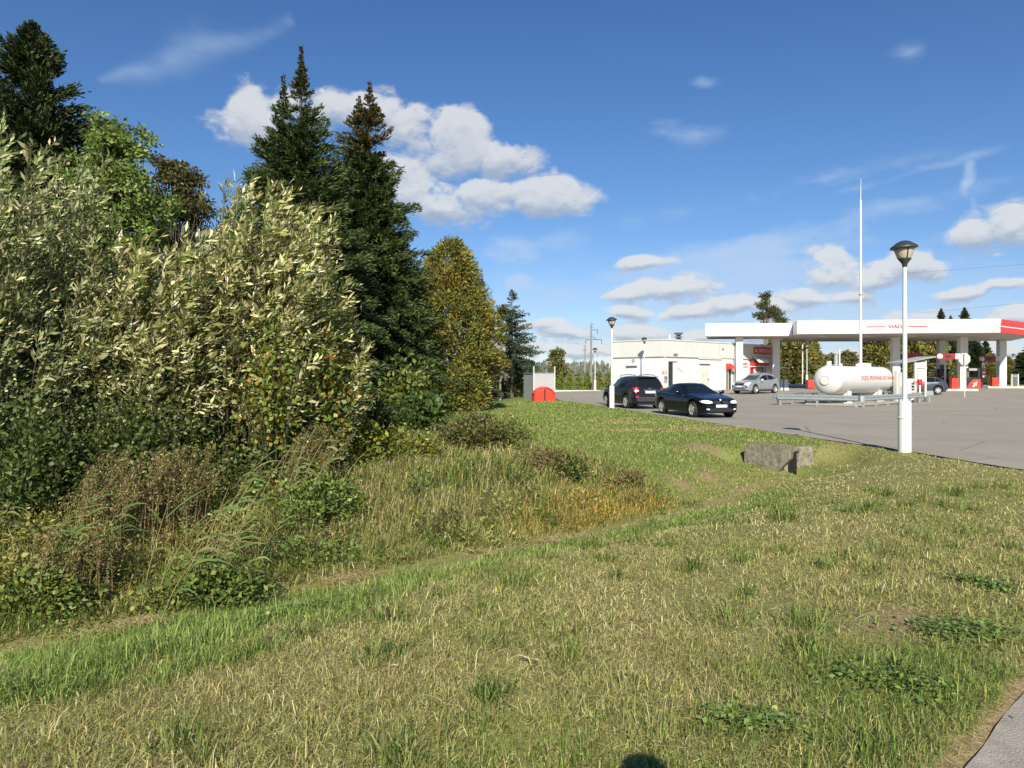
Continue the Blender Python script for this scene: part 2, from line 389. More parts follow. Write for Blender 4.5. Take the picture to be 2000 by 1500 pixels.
sn = octv(.05, 5, 95, ax=.7, ay=2.0)
tmask = np.maximum(tmask, sk * np.clip(.5 + 1.6 * (sn - .5), 0.1, 1) * .32)
img = bpy.data.images.new('cloud_cover', gw, gh, alpha=False, float_buffer=True); img.colorspace_settings.name = 'Non-Color'
px_ = np.ones((gh, gw, 4), np.float32); px_[..., 0] = cmask; px_[..., 1] = lit; px_[..., 2] = tmask; img.pixels.foreach_set(px_.ravel()); img.pack()
cv = N.new('ShaderNodeCombineXYZ'); Lk.new(MT('DIVIDE', MT('SUBTRACT', az, AZ0), AZ1 - AZ0), cv.inputs[0]); Lk.new(MT('DIVIDE', MT('SUBTRACT', el, EL0), EL1 - EL0), cv.inputs[1])
it = N.new('ShaderNodeTexImage'); it.image = img; it.extension = 'CLIP'; it.interpolation = 'Linear'; Lk.new(cv.outputs[0], it.inputs[0])
sc_ = N.new('ShaderNodeSeparateColor'); Lk.new(it.outputs[0], sc_.inputs[0]); cm, lit_, tm = sc_.outputs[0], sc_.outputs[1], sc_.outputs[2]
cr = N.new('ShaderNodeMix'); cr.data_type = 'RGBA'; Lk.new(lit_, cr.inputs['Factor'])
# sky: the physical sky, a little deeper overhead
tint = N.new('ShaderNodeMix'); tint.data_type = 'RGBA'; tint.blend_type = 'MULTIPLY'; tint.inputs['Factor'].default_value = 1
Lk.new(sky.outputs[0], tint.inputs['A']); tr_ = N.new('ShaderNodeValToRGB'); Lk.new(MT('DIVIDE', el, 1.0, clamp=True), tr_.inputs[0]); Lk.new(tr_.outputs[0], tint.inputs['B'])
for k_, (p_, c_) in enumerate(SKYRAMP):
    e_ = tr_.color_ramp.elements[k_] if k_ < 2 else tr_.color_ramp.elements.new(p_)
    e_.position = p_; e_.color = (*c_, 1)
mA = N.new('ShaderNodeMix'); mA.data_type = 'RGBA'; Lk.new(tm, mA.inputs['Factor']); Lk.new(tint.outputs['Result'], mA.inputs['A'])
CS = 1.0 / SKYS
def scaled(c): return (c[0] * CS, c[1] * CS, c[2] * CS, 1)
mA.inputs['B'].default_value = scaled(CTH)
cr.inputs['A'].default_value = scaled(CLO); cr.inputs['B'].default_value = scaled(CHI)
mB = N.new('ShaderNodeMix'); mB.data_type = 'RGBA'; Lk.new(MT('MULTIPLY', cm, .86), mB.inputs['Factor']); Lk.new(mA.outputs['Result'], mB.inputs['A']); Lk.new(cr.outputs['Result'], mB.inputs['B'])
Lk.new(mB.outputs['Result'], bg.inputs[0]); bg.inputs[1].default_value = SKYS

# ------------------------------------------------------------------ ground sheet
def axis(segs):
    o = []
    for a, b, st in segs: o += list(np.arange(a, b, st))
    return np.array(o + [segs[-1][1]])
gx = axis([(-1500, -200, 130), (-200, -40, 16), (-40, -12, 1.5), (-12, 12, .16), (12, 40, 1.0), (40, 200, 16), (200, 1500, 130)])
gy = axis([(-300, -20, 40), (-20, 0, 1.5), (0, 24, .16), (24, 60, .6), (60, 100, 2), (100, 300, 20), (300, 2500, 200)])
GX, GY = np.meshgrid(gx, gy); GZ = height(GX, GY)
ny, nx = GX.shape
V = np.stack([GX, GY, GZ], -1).reshape(-1, 3)
ii = np.arange(nx * ny).reshape(ny, nx)
q = np.stack([ii[:-1, :-1], ii[:-1, 1:], ii[1:, 1:], ii[1:, :-1]], -1).reshape(-1, 4)
sd = ditch_dist(GX, GY)
far_lawn = sstep(.6, 2.0, sd) * (GY > 10)
dry = np.clip(.75 - .75 * far_lawn + .9 * (fbm(GX, GY * 1.6, 2.2, 20) - .5), 0, 1)
lush = np.exp(-((sd + .95) / .55) ** 2)
dry = dry * (1 - .8 * lush)
band = sstep(.45, .8, fbm(GX * .5, GY, 1.7, 30)) * sstep(12.5, 15, GY) * (1 - sstep(22, 30, GY)) * sstep(1.5, 4, GX)
dry = np.maximum(dry, band * .85)
bare = np.exp(-(sd / .20) ** 2) * sstep(.50, .62, fbm(GX, GY, .8, 33)) * (GY < 10.5)
for (mx, my, r, a) in HEAPS: bare = np.maximum(bare, 1.2 * np.exp(-((GX - mx) ** 2 + ((GY - my) * .8) ** 2) / (r * 1.05) ** 2))
bare = np.maximum(bare, np.exp(-(np.minimum(walk_dist(GX, GY), 0) / .05) ** 2) * (GY < 12) * .8)
bare = np.maximum(bare, .9 * np.exp(-(((GX - 2.72) / .45) ** 2 + ((GY - 4.9) / .35) ** 2)))
gcol = np.stack([dry, np.clip(bare, 0, 1), sstep(60, 150, GY)], -1).reshape(-1, 3)
gm = raw_mesh('ground', V, q.ravel(), np.arange(len(q)) * 4, np.full(len(q), 4), gcol, True)
m = bpy.data.materials.new('lawn_soil'); nt2, N2, L2 = nodes_of(m)
o_ = N2.new('ShaderNodeOutputMaterial'); b_ = N2.new('ShaderNodeBsdfPrincipled'); L2.new(b_.outputs[0], o_.inputs[0]); b_.inputs['Roughness'].default_value = .95; b_.inputs['Specular IOR Level'].default_value = .1
at_ = N2.new('ShaderNodeAttribute'); at_.attribute_name = 'col'; sx_ = N2.new('ShaderNodeSeparateColor'); L2.new(at_.outputs['Color'], sx_.inputs[0])
tcg = N2.new('ShaderNodeTexCoord')
def gnoise(sc, det=6):
    n = N2.new('ShaderNodeTexNoise'); n.inputs['Scale'].default_value = sc; n.inputs['Detail'].default_value = det; n.inputs['Roughness'].default_value = .7; L2.new(tcg.outputs['Object'], n.inputs['Vector']); return n.outputs['Fac']
def gramp(fac, stops):
    r = N2.new('ShaderNodeValToRGB'); L2.new(fac, r.inputs[0]); e = r.color_ramp.elements
    e[0].position, e[0].color = stops[0][0], (*stops[0][1], 1); e[1].position, e[1].color = stops[-1][0], (*stops[-1][1], 1)
    for p_, c_ in stops[1:-1]: k = e.new(p_); k.color = (*c_, 1)
    return r.outputs[0]
def gmix(f, a, b):
    n = N2.new('ShaderNodeMix'); n.data_type = 'RGBA'; L2.new(f, n.inputs['Factor']); L2.new(a, n.inputs['A']); L2.new(b, n.inputs['B']); return n.outputs['Result']
fine = gnoise(22); mid_ = gnoise(2.2)
green = gramp(fine, [(.25, (.10, .14, .035)), (.5, (.17, .22, .055)), (.75, (.25, .28, .09))])
straw = gramp(fine, [(.25, (.17, .15, .06)), (.5, (.29, .26, .10)), (.75, (.40, .36, .16))])
soil = gramp(fine, [(.25, (.20, .13, .075)), (.5, (.33, .23, .14)), (.75, (.44, .33, .21))])
fieldc = gramp(gnoise(.02), [(.3, (.10, .12, .04)), (.5, (.22, .16, .09)), (.7, (.16, .10, .07))])
c_ = gmix(sx_.outputs[0], green, straw); c_ = gmix(sx_.outputs[1], c_, soil); c_ = gmix(sx_.outputs[2], c_, fieldc)
L2.new(c_, b_.inputs['Base Color'])
bpn = N2.new('ShaderNodeBump'); bpn.inputs['Strength'].default_value = .9; bpn.inputs['Distance'].default_value = .04; L2.new(gnoise(35, 4), bpn.inputs['Height']); L2.new(bpn.outputs[0], b_.inputs['Normal'])
ground = link('ground', gm, m); ground['kind'] = 'structure'

# asphalt forecourt, following the same slight rise
ys = axis([(5, 75, 1.0), (75, 96, 3)]); mbv = []; rows = []
for y in ys:
    x0 = float(edge_x(y)) if y < 74.6 else 24.0
    xs = [x0 + .06] + list(np.linspace(x0 + .8, 30, 26)) + [36, 44, 60, 90]
    rows.append([(x, y, float(ramp(np.array(x), np.array(y)))) for x in xs])
nx = len(rows[0]); V = [p for r in rows for p in r]
fs = [(i * nx + k, i * nx + k + 1, (i + 1) * nx + k + 1, (i + 1) * nx + k) for i in range(len(rows) - 1) for k in range(nx - 1)]
me = bpy.data.meshes.new('asphalt'); me.from_pydata(V, [], fs)
for p in me.polygons: p.use_smooth = True
am = bpy.data.materials.new('asphalt'); nt2, N2, L2 = nodes_of(am)
o_ = N2.new('ShaderNodeOutputMaterial'); b_ = N2.new('ShaderNodeBsdfPrincipled'); L2.new(b_.outputs[0], o_.inputs[0]); b_.inputs['Roughness'].default_value = .85; b_.inputs['Specular IOR Level'].default_value = .25
tcg = N2.new('ShaderNodeTexCoord')
big = gnoise(.35, 5); fine = gnoise(60, 3)
c1 = gramp(fine, [(.3, (.215, .19, .15)), (.5, (.29, .258, .208)), (.7, (.37, .335, .275))]); c2 = gramp(fine, [(.3, (.26, .23, .183)), (.7, (.39, .355, .295))])
ca = gmix(gramp(big, [(.4, (0, 0, 0)), (.6, (1, 1, 1))]), c1, c2)
vo = N2.new('ShaderNodeTexVoronoi'); vo.feature = 'DISTANCE_TO_EDGE'; vo.inputs['Scale'].default_value = .22; L2.new(tcg.outputs['Object'], vo.inputs['Vector'])
crk = gramp(vo.outputs[0], [(0.0, (1, 1, 1)), (.006, (0, 0, 0))]); dk = N2.new('ShaderNodeRGB'); dk.outputs[0].default_value = (.19, .17, .14, 1)
ca = gmix(crk, ca, dk.outputs[0]); dk2 = N2.new('ShaderNodeRGB'); dk2.outputs[0].default_value = (.13, .115, .095, 1); ca = gmix(gramp(gnoise(.9, 7), [(.62, (0, 0, 0)), (.74, (.75, .75, .75))]), ca, dk2.outputs[0]); lt2 = N2.new('ShaderNodeRGB'); lt2.outputs[0].default_value = (.42, .385, .32, 1); ca = gmix(gramp(gnoise(1.6, 8), [(.58, (0, 0, 0)), (.8, (.6, .6, .6))]), ca, lt2.outputs[0]); L2.new(ca, b_.inputs['Base Color'])
bpn = N2.new('ShaderNodeBump'); bpn.inputs['Strength'].default_value = .4; bpn.inputs['Distance'].default_value = .01; L2.new(fine, bpn.inputs['Height']); L2.new(bpn.outputs[0], b_.inputs['Normal'])
asph = link('forecourt_pavement', me, am); asph['kind'] = 'structure'
# pale kerb strip along the lawn edge
k = MB(); e = [(float(edge_x(y)), y) for y in list(np.arange(20, 48.7, .8))]
vs = []; 
for x, y in e:
    z = float(ramp(np.array(x), np.array(y)))
    vs += [(x - .10, y, z - .2), (x - .10, y, z + .035), (x + .06, y, z + .035), (x + .06, y, z - .1)]
k.add(vs, [(i * 4 + a, i * 4 + a + 1, i * 4 + a + 5, i * 4 + a + 4) for i in range(len(e) - 1) for a in range(3)])
k.build('kerb', KERB)['kind'] = 'structure'
k = MB(); k.box(4.0, 9.3, 74.6, 74.95, -.1, .14); k.build('kerb', ISLE)['kind'] = 'structure'
k = MB(); k.box(28.5, 41.5, 88.0, 88.4, .2, .60); k.build('kerb', ISLE)['kind'] = 'structure'
# white lane marks far out on the forecourt
mk = mat('road_paint', (.62, .60, .55), .8, var=.2, scale=12, dirt=.2)
k = MB()
for (pa, pb, py) in ((1904, 1920, 779.5), (1921, 1945, 775), (1950, 1972, 776.2)):
    Y = (CH - .09) * F / (py - HZ); x0, x1 = xa(pa, Y), xa(pb, Y); z = float(ramp(np.array(x0), np.array(Y))) + .006
    k.add([(x0, Y - .12, z), (x1, Y - .12, z), (x1, Y + .12, z), (x0, Y + .12, z)], [(0, 1, 2, 3)])
k.build('road_marking', mk)['kind'] = 'structure'
# footpath in the corner
k = MB(); A = Vector((WALK_A[0], WALK_A[1], 0)); D_ = Vector((WALK_D[0], WALK_D[1], 0)); Nn = Vector((WALK_N[0], WALK_N[1], 0))
for i in range(-24, 60):
    t0, t1 = i * .12, (i + 1) * .12
    def ed(t): 
        p = A + D_ * t; return p + Nn * (.03 + .05 * (float(vnoise(np.array(p.x), np.array(p.y), .3, 44)) - .5))
    k.add([ed(t0), A + D_ * t0 + Nn * 2.4, A + D_ * t1 + Nn * 2.4, ed(t1)], [(0, 1, 2, 3)])
fp = mat('footpath_concrete', (.34, .30, .255), .9, var=.22, scale=6, bump=.5, bscale=90, dirt=.05)
o = k.build('footpath', fp); o.location.z = -.035; o['kind'] = 'structure'
k = MB(); k.box(20.3, 24.5, 66.2, 69.0, .2, .33); o = k.build('paving', PAVER); o['kind'] = 'structure'
# ------------------------------------------------------------------ street lamps
def lamp(label, x, y, z):
    t = thing('street_lamp', label, 'street lamp', (x, y, z), 0, 'white forecourt street lamps')
    H = 4.77
    MB().lathe([(0, -.3), (.135, -.3), (.135, 1.12), (.122, 1.16), (.055, 1.17)], 20).build('base_sleeve', POLE, t, sharp=40)
    b = MB(); b.lathe([(.145, .78), (.145, .81), (.137, .82), (.137, .77)], 20); b.build('sleeve_band', WHITE2, t)
    d_ = MB(); d_.box(-.03, .03, -.142, -.128, .35, .62); d_.build('access_door', WHITE2, t, bevel=.004)
    MB().tube([(0, 0, 1.15), (0, 0, 2.6), (0, 0, 4.18)], [.052, .048, .040], 14).build('pole', POLE, t)
    MB().lathe([(.045, 4.12), (.05, 4.15), (.06, 4.2), (.13, 4.29), (.135, 4.315), (.12, 4.32)], 20).build('collar', DARKMETAL, t)
    T = Matrix.Translation((0, 0, 4.31)) @ Matrix.Rotation(R(-4), 4, 'Y') @ Matrix.Translation((0, 0, -4.31))
    MB().lathe([(.125, 4.31), (.165, 4.39), (.195, 4.48), (.205, 4.53), (0, 4.535)], 24, T).build('diffuser', DIFF, t)
    for a in (20, 140, 260):
        MB().tube([(.13 * math.cos(R(a)), .13 * math.sin(R(a)), 4.31), (.215 * math.cos(R(a)), .215 * math.sin(R(a)), 4.53)], .016, 6).build('bracket', DARKMETAL, t)
    MB().lathe([(.19, 4.53), (.278, 4.535), (.282, 4.55), (.262, 4.585), (.20, 4.625), (.15, 4.665), (.07, 4.70), (0, 4.71)], 28, T).build('hood', DARKMETAL, t, sharp=50)
    return t
L1 = (xa(1767, 15.7), 15.7)
lamp0 = lamp('nearest white street lamp with dark hood, standing at the forecourt corner', L1[0], L1[1], -.03)
for (px, Y, z, lab) in ((1195, 36.6, 0, 'white street lamp standing beside the black SUV and the kerb'), (1162.3, 77.5, 0, 'white street lamp among small conical thujas at the far kerb'),
                        (1258.5, 61.6, .30, 'slim street lamp close against the left wall of the white shop building'), (1576, 90, .45, 'small street lamp in front of the tall hedge, beside a plain white pole'), (1979.5, 112, .4, 'far street lamp behind the dark information column')):
    dup(lamp0, (xa(px, Y), Y, z), 0, 1.12 if px == 1576 else None, label=lab)

# ------------------------------------------------------------------ shop building
Cx, Cy = 13.08, 61.9
ang = math.atan2(.672, .740)
shop = thing('shop_building', 'low white clad shop building with cream parapet behind the parked cars', 'building', (Cx, Cy, 0), ang)
LX, LY = 19.5, 5.5
def tpx(px):
    k_ = (px - 1000) / F; return (k_ * Cy - Cx) / (.740 - .672 * k_)
def zt(py, t): return CH + (HZ - py) / F * (Cy + .672 * t)
MB().prism([(0, 0), (LX, 0), (LX, LY), (0, LY)], -.1, 3.42).build('wall', CLAD, shop)
MB().prism([(-.10, -.10), (LX + .1, -.10), (LX + .1, LY + .1), (-.1, LY + .1)], 3.42, 4.78).build('parapet', CLADB, shop)
k = MB()
for (x0, x1, y0, y1) in ((-.16, LX + .1, -.16, -.04), (-.16, -.04, -.04, LY + .1)): k.box(x0, x1, y0, y1, 4.781, 4.87)
k.build('coping', WHITE, shop)
k = MB(); k.box(-.125, LX + .1, -.125, -.004, 3.33, 3.418); k.box(-.125, -.004, -.004, LY, 3.33, 3.418); k.build('drip_rail', WHITE2, shop)
# plain panel zone right of the open door
def wallbox(px0, px1, py0, py1, d0, d1, m, name, zz=None):
    t0, t1 = tpx(px0), tpx(px1); tm_ = (t0 + t1) / 2
    z0, z1 = (zt(py1, tm_), zt(py0, tm_)) if zz is None else zz
    return MB().box(t0, t1, d0, d1, z0, z1).build(name, m, shop)
wallbox(1364, 1430, 700, 762, -.045, -.004, CLADP, 'panel', (-.05, 3.3))
wallbox(1365, 1385, 710.5, 713, -.11, -.046, DGREY, 'lintel')
o = wallbox(1366, 1383.5, 713, 760, -.075, -.046, WHITE2, 'door', (.15, 2.55)); MB().box(tpx(1381), tpx(1382.3), -.13, -.076, 1.25, 1.4).build('handle', DGREY, o)
wallbox(1363, 1408, 699.5, 702, -.14, -.046, WHITE2, 'lintel')
wallbox(1305, 1321, 703.8, 706, -.12, -.004, WHITE2, 'lintel')
wallbox(1305.5, 1313.5, 706.3, 760, -.03, -.004, BLACK, 'doorway_shade', (.1, 2.88))  # black panel painted for the unlit interior behind the open door
# opened door leaf
t0 = tpx(1313.6)
leaf = MB(); Md = Matrix.Translation((t0, -.02, 0)) @ Matrix.Rotation(R(-38), 4, 'Z'); leaf.box(0, 1.15, -.03, .03, .2, 2.8, Md)
lf = leaf.build('door', WHITE, shop); lf['label'] = 'white door standing open'
pn = MB(); pn.add([Md @ Vector(p) for p in ((.28, -.036, 2.6), (.42, -.036, 2.38), (.75, -.036, 2.12), (1.02, -.036, 1.95), (1.02, -.036, 1.2), (1.0, -.036, .7), (.99, -.036, 1.9), (.7, -.036, 2.05), (.4, -.036, 2.3))], [(0, 1, 8), (1, 2, 7, 8), (2, 3, 6, 7), (3, 4, 5, 6)])
pn.build('cable', DGREY, lf)
wallbox(1293.5, 1302, 725, 730, -.03, -.004, RED, 'small_sign'); 
s_t = (tpx(1293.5) + tpx(1302)) / 2
MB().box(s_t - .25, s_t + .25, -.034, -.0305, zt(728.4, s_t), zt(726.6, s_t)).build('sign_text_strip', WHITE, shop)
wallbox(1296, 1301.5, 734, 746.5, -.12, -.004, GREY, 'meter_box')
mb_ = wallbox(1297, 1300.5, 736, 741, -.126, -.1205, DGREY, 'meter_window')
wallbox(1417.5, 1426.5, 718, 757, -.06, -.046, SHOPGL, 'window', (.3, 2.35))
wallbox(1420.5, 1421.5, 718, 757, -.075, -.061, WHITE, 'window_bar', (.3, 2.35))
aw = MB(); ta, tb = tpx(1417), tpx(1427)
aw.add([(ta, -.05, 2.85), (tb, -.05, 2.85), (tb, -.65, 2.35), (ta, -.65, 2.35), (ta, -.05, 2.3), (tb, -.05, 2.3)], [(0, 1, 2, 3), (0, 3, 4), (1, 5, 2), (4, 3, 2, 5)])
aw.build('window_awning', RED, shop)
for pxx in (1432.5, 1435):
    t_ = tpx(pxx); MB().tube([(t_, -.10, .1), (t_, -.10, 3.6)], .07, 8).build('downpipe', GREY, shop)
wallbox(1450, 1459, 709.5, 712, -.03, -.004, RED, 'small_sign'); wallbox(1450, 1460, 716, 717.2, -.03, -.004, DGREY, 'small_sign')
# shop front behind the columns
wallbox(1464, 1500, 704, 707, -.35, -.004, DGREY, 'lintel')
wallbox(1464.5, 1497, 707.2, 714.5, -.30, -.004, RED, 'fascia_band')
wallbox(1464.5, 1497, 715, 717, -.26, -.004, WHITE, 'fascia_band')
wallbox(1465, 1497, 717.3, 735, -.03, -.004, SHOPGL, 'shop_window', (.5, 2.55))
k = MB()
for p0, p1 in ((1464.5, 1466), (1468.5, 1471), (1477, 1480)): k.box(tpx(p0), tpx(p1), -.07, -.031, .35, 2.55)
k.box(tpx(1464.5), tpx(1480), -.07, -.031, .35, .75); k.build('window_frame', RED, shop)
wallbox(1471.5, 1476.5, 719, 729, -.045, -.032, PLATE, 'poster')
k = MB(); 
for p0, p1 in ((1490, 1491.5), (1494, 1497)): k.box(tpx(p0), tpx(p1), -.12, -.072, .2, 2.55)
k.build('door_frame', WHITE, shop)
wallbox(1501, 1516, 716.5, 719.5, -1.2, -.004, WHITE, 'porch_roof')
cs = MB(); tA, tB = tpx(1465), tpx(1505); n_ = 14
prof = [(-.05 - .95 * math.sin(R(a)), 2.98 + .62 * math.cos(R(a))) for a in np.linspace(0, 90, n_)]
ends = []
for t_, kx in ((tA, 1), (tB, -1)): 
    for (y_, z_) in prof: ends.append((t_ + kx * .55 * (1 - (z_ - 2.98) / .62) * -1 * 0 + kx * .35 * ((z_ - 2.98) / .62) ** 2, y_, z_))
cs.add(ends, [(i, i + 1, n_ + i + 1, n_ + i) for i in range(n_ - 1)] + [tuple(range(n_ - 1, -1, -1)), tuple(range(n_, 2 * n_))], False)
cs.build('shop_awning', WHITE, shop, sharp=40)
for (px, py) in ((1281, 681), (1409, 681.5)):
    t_ = tpx(px) if px > 1293 else None
    if t_ is not None: MB().tube([(t_, -.1, zt(py, t_)), (t_, -.25, zt(py, t_) - .03)], .06, 8).build('spout', DGREY, shop)
t_ = tpx(1316); MB().box(t_ - .25, t_ + .25, -.3, -.106, zt(692.5, t_), zt(690, t_)).build('floodlight', GREY, shop)
# left wing face: shuttered opening and vent
def lyp(px):       # distance along the left face from the corner
    k_ = (px - 1000) / F; return (k_ * Cy - Cx) / (-.672 - .740 * k_)
y0, y1 = lyp(1244.5), lyp(1224)
MB().box(-.10, -.004, y0, y1, 2.42, 2.56).build('lintel', DGREY, shop); MB().box(-.03, -.004, y0 + .08, y1 - .08, .2, 2.41).build('shutter', CLADP, shop)
yv = lyp(1237.5); MB().box(-.05, -.004, yv - .14, yv + .14, 2.9, 3.18).build('vent', GREY, shop)
for i_ in range(1, 9):
    MB().box(i_ * 2.15, i_ * 2.15 + .014, -.0095, -.0035, .1, 3.32).build('panel_joint', GREY, shop); MB().box(i_ * 2.15 + .4, i_ * 2.15 + .412, -.1065, -.1005, 3.43, 4.77).build('panel_joint', GREY, shop)
MB().tube([(.35, -.07, .1), (.35, -.07, 3.36)], .045, 8).build('downpipe', WHITE2, shop)
# things on the roof
def loc_shop(t, y): return (Cx + .740 * t - .672 * y, Cy + .672 * t + .740 * y)
x_, y_ = loc_shop(1.6, 2.6); xx = xa(1307.5, y_)
k = MB(); k.tube([(0, 0, 4.4), (0, 0, 5.32)], .10, 12); k.tube([(0, 0, 5.30), (0, 0, 5.42)], .13, 12)
o = k.build('flue_pipe', WHITE2); o.location = (xx, y_, 0); tag(o, 'short white flue pipe on the roof of the shop building', 'flue pipe')
t = thing('extractor', 'dark louvred extractor stack on the roof of the shop building', 'roof vent', (xa(1325.5, y_ + 1), y_ + 1, 4.4))
k = MB(); 
for z_ in (.55, .80, 1.06): k.box(-.30, .30, -.3, .3, z_, z_ + .10)
k.box(-.38, .38, -.38, .38, 1.2, 1.25); k.build('louvre', DGREY, t)
k = MB(); k.box(-.16, .16, -.16, .16, .3, 1.2); k.build('shaft', BLACK, t)

# shop sign
sgn_t0, sgn_t1 = tpx(1470), tpx(1507); tm_ = (sgn_t0 + sgn_t1) / 2
sg = thing('shop_sign', 'red shop sign board with white PARDUOTUVĖ lettering on the parapet', 'sign', (Cx + .740 * tm_ + .672 * .13, Cy + .672 * tm_ - .740 * .13, 0), ang)
hw = (sgn_t1 - sgn_t0) / 2; z0, z1 = zt(692, tm_), zt(678.5, tm_)
MB().box(-hw, hw, -.10, -.001, z0, z1).build('board', RED, sg, bevel=.05)
text_obj('PARDUOTUVĖ', .50, WHITE, sg, wallM(.22, -.11, (z0 + z1) / 2 - .02), sx=.40 * hw)
ar = MB(); zc = (z0 + z1) / 2
ar.add([(-hw + .08, -.106, zc - .16), (-hw + .14, -.106, zc + .24), (-hw + .36, -.106, zc + .02), (-hw + .62, -.106, zc - .22), (-hw + .30, -.106, zc - .1)], [(0, 4, 2, 1), (4, 3, 2)])
ar.build('arrow_emblem', WHITE, sg)

# ------------------------------------------------------------------ canopies
can = thing('station_canopy', 'long white station canopy with a red end over the pumps', 'canopy', (0, 0, 0))
Zu, Zt_ = 5.50, 6.70
main = [(26.25, 65.4), (43.3, 63.0), (50.6, 69.0), (54.5, 77.6), (29.6, 79.4)]
left = [(18.67, 68.5), (26.82, 67.9), (28.06, 73.2), (20.25, 73.6)]
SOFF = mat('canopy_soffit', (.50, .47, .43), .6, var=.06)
def shrink(poly, d_):
    c = np.mean(poly, 0); return [tuple(c + (np.array(p) - c) * (1 - d_)) for p in poly]
k = MB(); k.prism(main, Zu, Zt_); k.build('fascia', WHITE, can)
k = MB(); k.prism(left, Zu, Zt_); k.build('fascia', WHITE, can)
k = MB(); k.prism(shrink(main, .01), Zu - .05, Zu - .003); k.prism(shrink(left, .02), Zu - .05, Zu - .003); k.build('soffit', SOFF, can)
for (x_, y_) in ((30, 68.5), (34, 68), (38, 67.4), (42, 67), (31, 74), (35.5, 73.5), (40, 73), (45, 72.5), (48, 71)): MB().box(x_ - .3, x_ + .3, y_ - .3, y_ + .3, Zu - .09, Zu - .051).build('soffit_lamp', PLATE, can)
# panel joints
A0 = np.array((26.25, 65.4)); A1 = np.array((43.3, 63.0)); fd = unit(A1 - A0); fn = np.array((fd[1], -fd[0])); fang = math.atan2(fd[1], fd[0])
def upx(px): k_ = (px - 1000) / F; return (k_ * A0[1] - A0[0]) / (fd[0] - k_ * fd[1])
def fbox(px0, px1, z0, z1, d_, m, name):
    u0, u1 = upx(px0), upx(px1); p = A0 + fd * u0; M_ = Matrix.Translation((p[0], p[1], 0)) @ Matrix.Rotation(fang, 4, 'Z')
    return MB().box(0, u1 - u0, -d_, -.002, z0, z1, M_).build(name, m, can)
for p_ in (1580, 1616, 1654, 1690, 1812, 1850, 1888, 1924): fbox(p_, p_ + .35, Zu + .02, Zt_ - .02, .006, GREY, 'panel_joint')
fbox(1556, 1952, Zt_ - .06, Zt_ + .02, .05, WHITE2, 'edge_flashing')
zl = 6.10
fbox(1693, 1729.5, zl - .045, zl + .045, .02, RED, 'sign_line'); fbox(1774, 1811, zl - .045, zl + .045, .02, RED, 'sign_line')
u_ = (upx(1734) + upx(1770.5)) / 2; p = A0 + fd * u_ + fn * .02
text_obj('VIADA', .46, RED, can, wallM(p[0], p[1], zl, fang), ext=.01, sx=1.12, bold=.012)
# red chamfered end with its white stripe
B0 = np.array((43.3, 63.0)); B1 = np.array((50.6, 69.0)); bd = unit(B1 - B0); bang = math.atan2(bd[1], bd[0]); Lb = np.linalg.norm(B1 - B0)
Mb = Matrix.Translation((B0[0], B0[1], 0)) @ Matrix.Rotation(bang, 4, 'Z') @ Matrix.Rotation(R(90), 4, 'X')
k = MB(); k.prism([(.12, Zu - .01), (Lb, Zu - .01), (Lb, 6.02), (.06, 6.02)], .003, .03, Mb); k.build('red_fascia', RED, can)
k = MB(); k.prism([(.06, 6.14), (Lb, 6.14), (Lb, Zt_ + .01), (.42, Zt_ + .01)], .003, .03, Mb); k.build('red_fascia', RED, can)
def colm(x, y, rz, w_=.36):
    k = MB(); M_ = Matrix.Translation((x, y, 0)) @ Matrix.Rotation(rz, 4, 'Z'); z_ = float(ramp(np.array(x), np.array(y)))
    k.box(-w_, w_, -w_, w_, z_ - .1, Zu - .06, M_); return k.build('column', WHITE, can, bevel=.06)
for (px, Y) in ((1748.5, 68.8), (1880, 68.0), (1838.5, 75.6), (1956, 75.2)): colm(xa(px, Y), Y, fang)
colm(xa(1443.5, 69.4), 69.4, fang, .33); colm(xa(1515, 72.4), 72.4, fang, .36)

# pump number boards hung between the columns
def numsign(label, px0, px1, py0, py1, Y, num, m, cap):
    x0, x1 = xa(px0, Y), xa(px1, Y); z0, z1 = za(py1, Y), za(py0, Y); h_ = (z1 - z0) / 2
    t = thing('pump_number_sign', label, 'sign', ((x0 + x1) / 2, Y, (z0 + z1) / 2), fang, 'pump number signs under the canopy')
    w_ = (x1 - x0) / 2
    MB().box(-w_, w_, -.06, .06, -h_, h_).build('board', m, t, bevel=.02)
    if cap: MB().box(w_ + .01, w_ + cap, -.05, .05, -h_ * .9, h_ * .9).build('bracket', WHITE2, t)
    if num:
        MB().lathe([(0, 0), (h_ * .86, 0), (h_ * .86, .03), (0, .03)], 24, Matrix.Translation((-w_ + h_, -.065, 0)) @ Matrix.Rotation(R(90), 4, 'X')).build('number_disc', PLATE, t)
        text_obj(num, h_ * 1.55, BLACK, t, wallM(-w_ + h_, -.105, 0), name='number')
        MB().box(-w_ + h_ * 2.6, w_ - h_ * 1.2, -.072, -.061, -h_ * .35, h_ * .35).build('arrow_plate', BLACK if m is DKRED else DGREY, t, bevel=.004)
    return t
numsign('dark red pump sign with a black 1 in a white disc', 1830, 1864, 690, 702, 66.2, '1', DKRED, .45)
numsign('dark red pump sign with a black 3 in a white disc', 1913, 1943, 695.5, 705.5, 74.2, '3', DKRED, .4)
numsign('black pump sign numbered 2 behind the small white shelter', 1807, 1829, 700.5, 709, 78, '2', BLACK, 0)
numsign('dark red pump sign half hidden by the white shelter roof', 1768, 1797, 689.5, 700, 68, None, DKRED, 0)

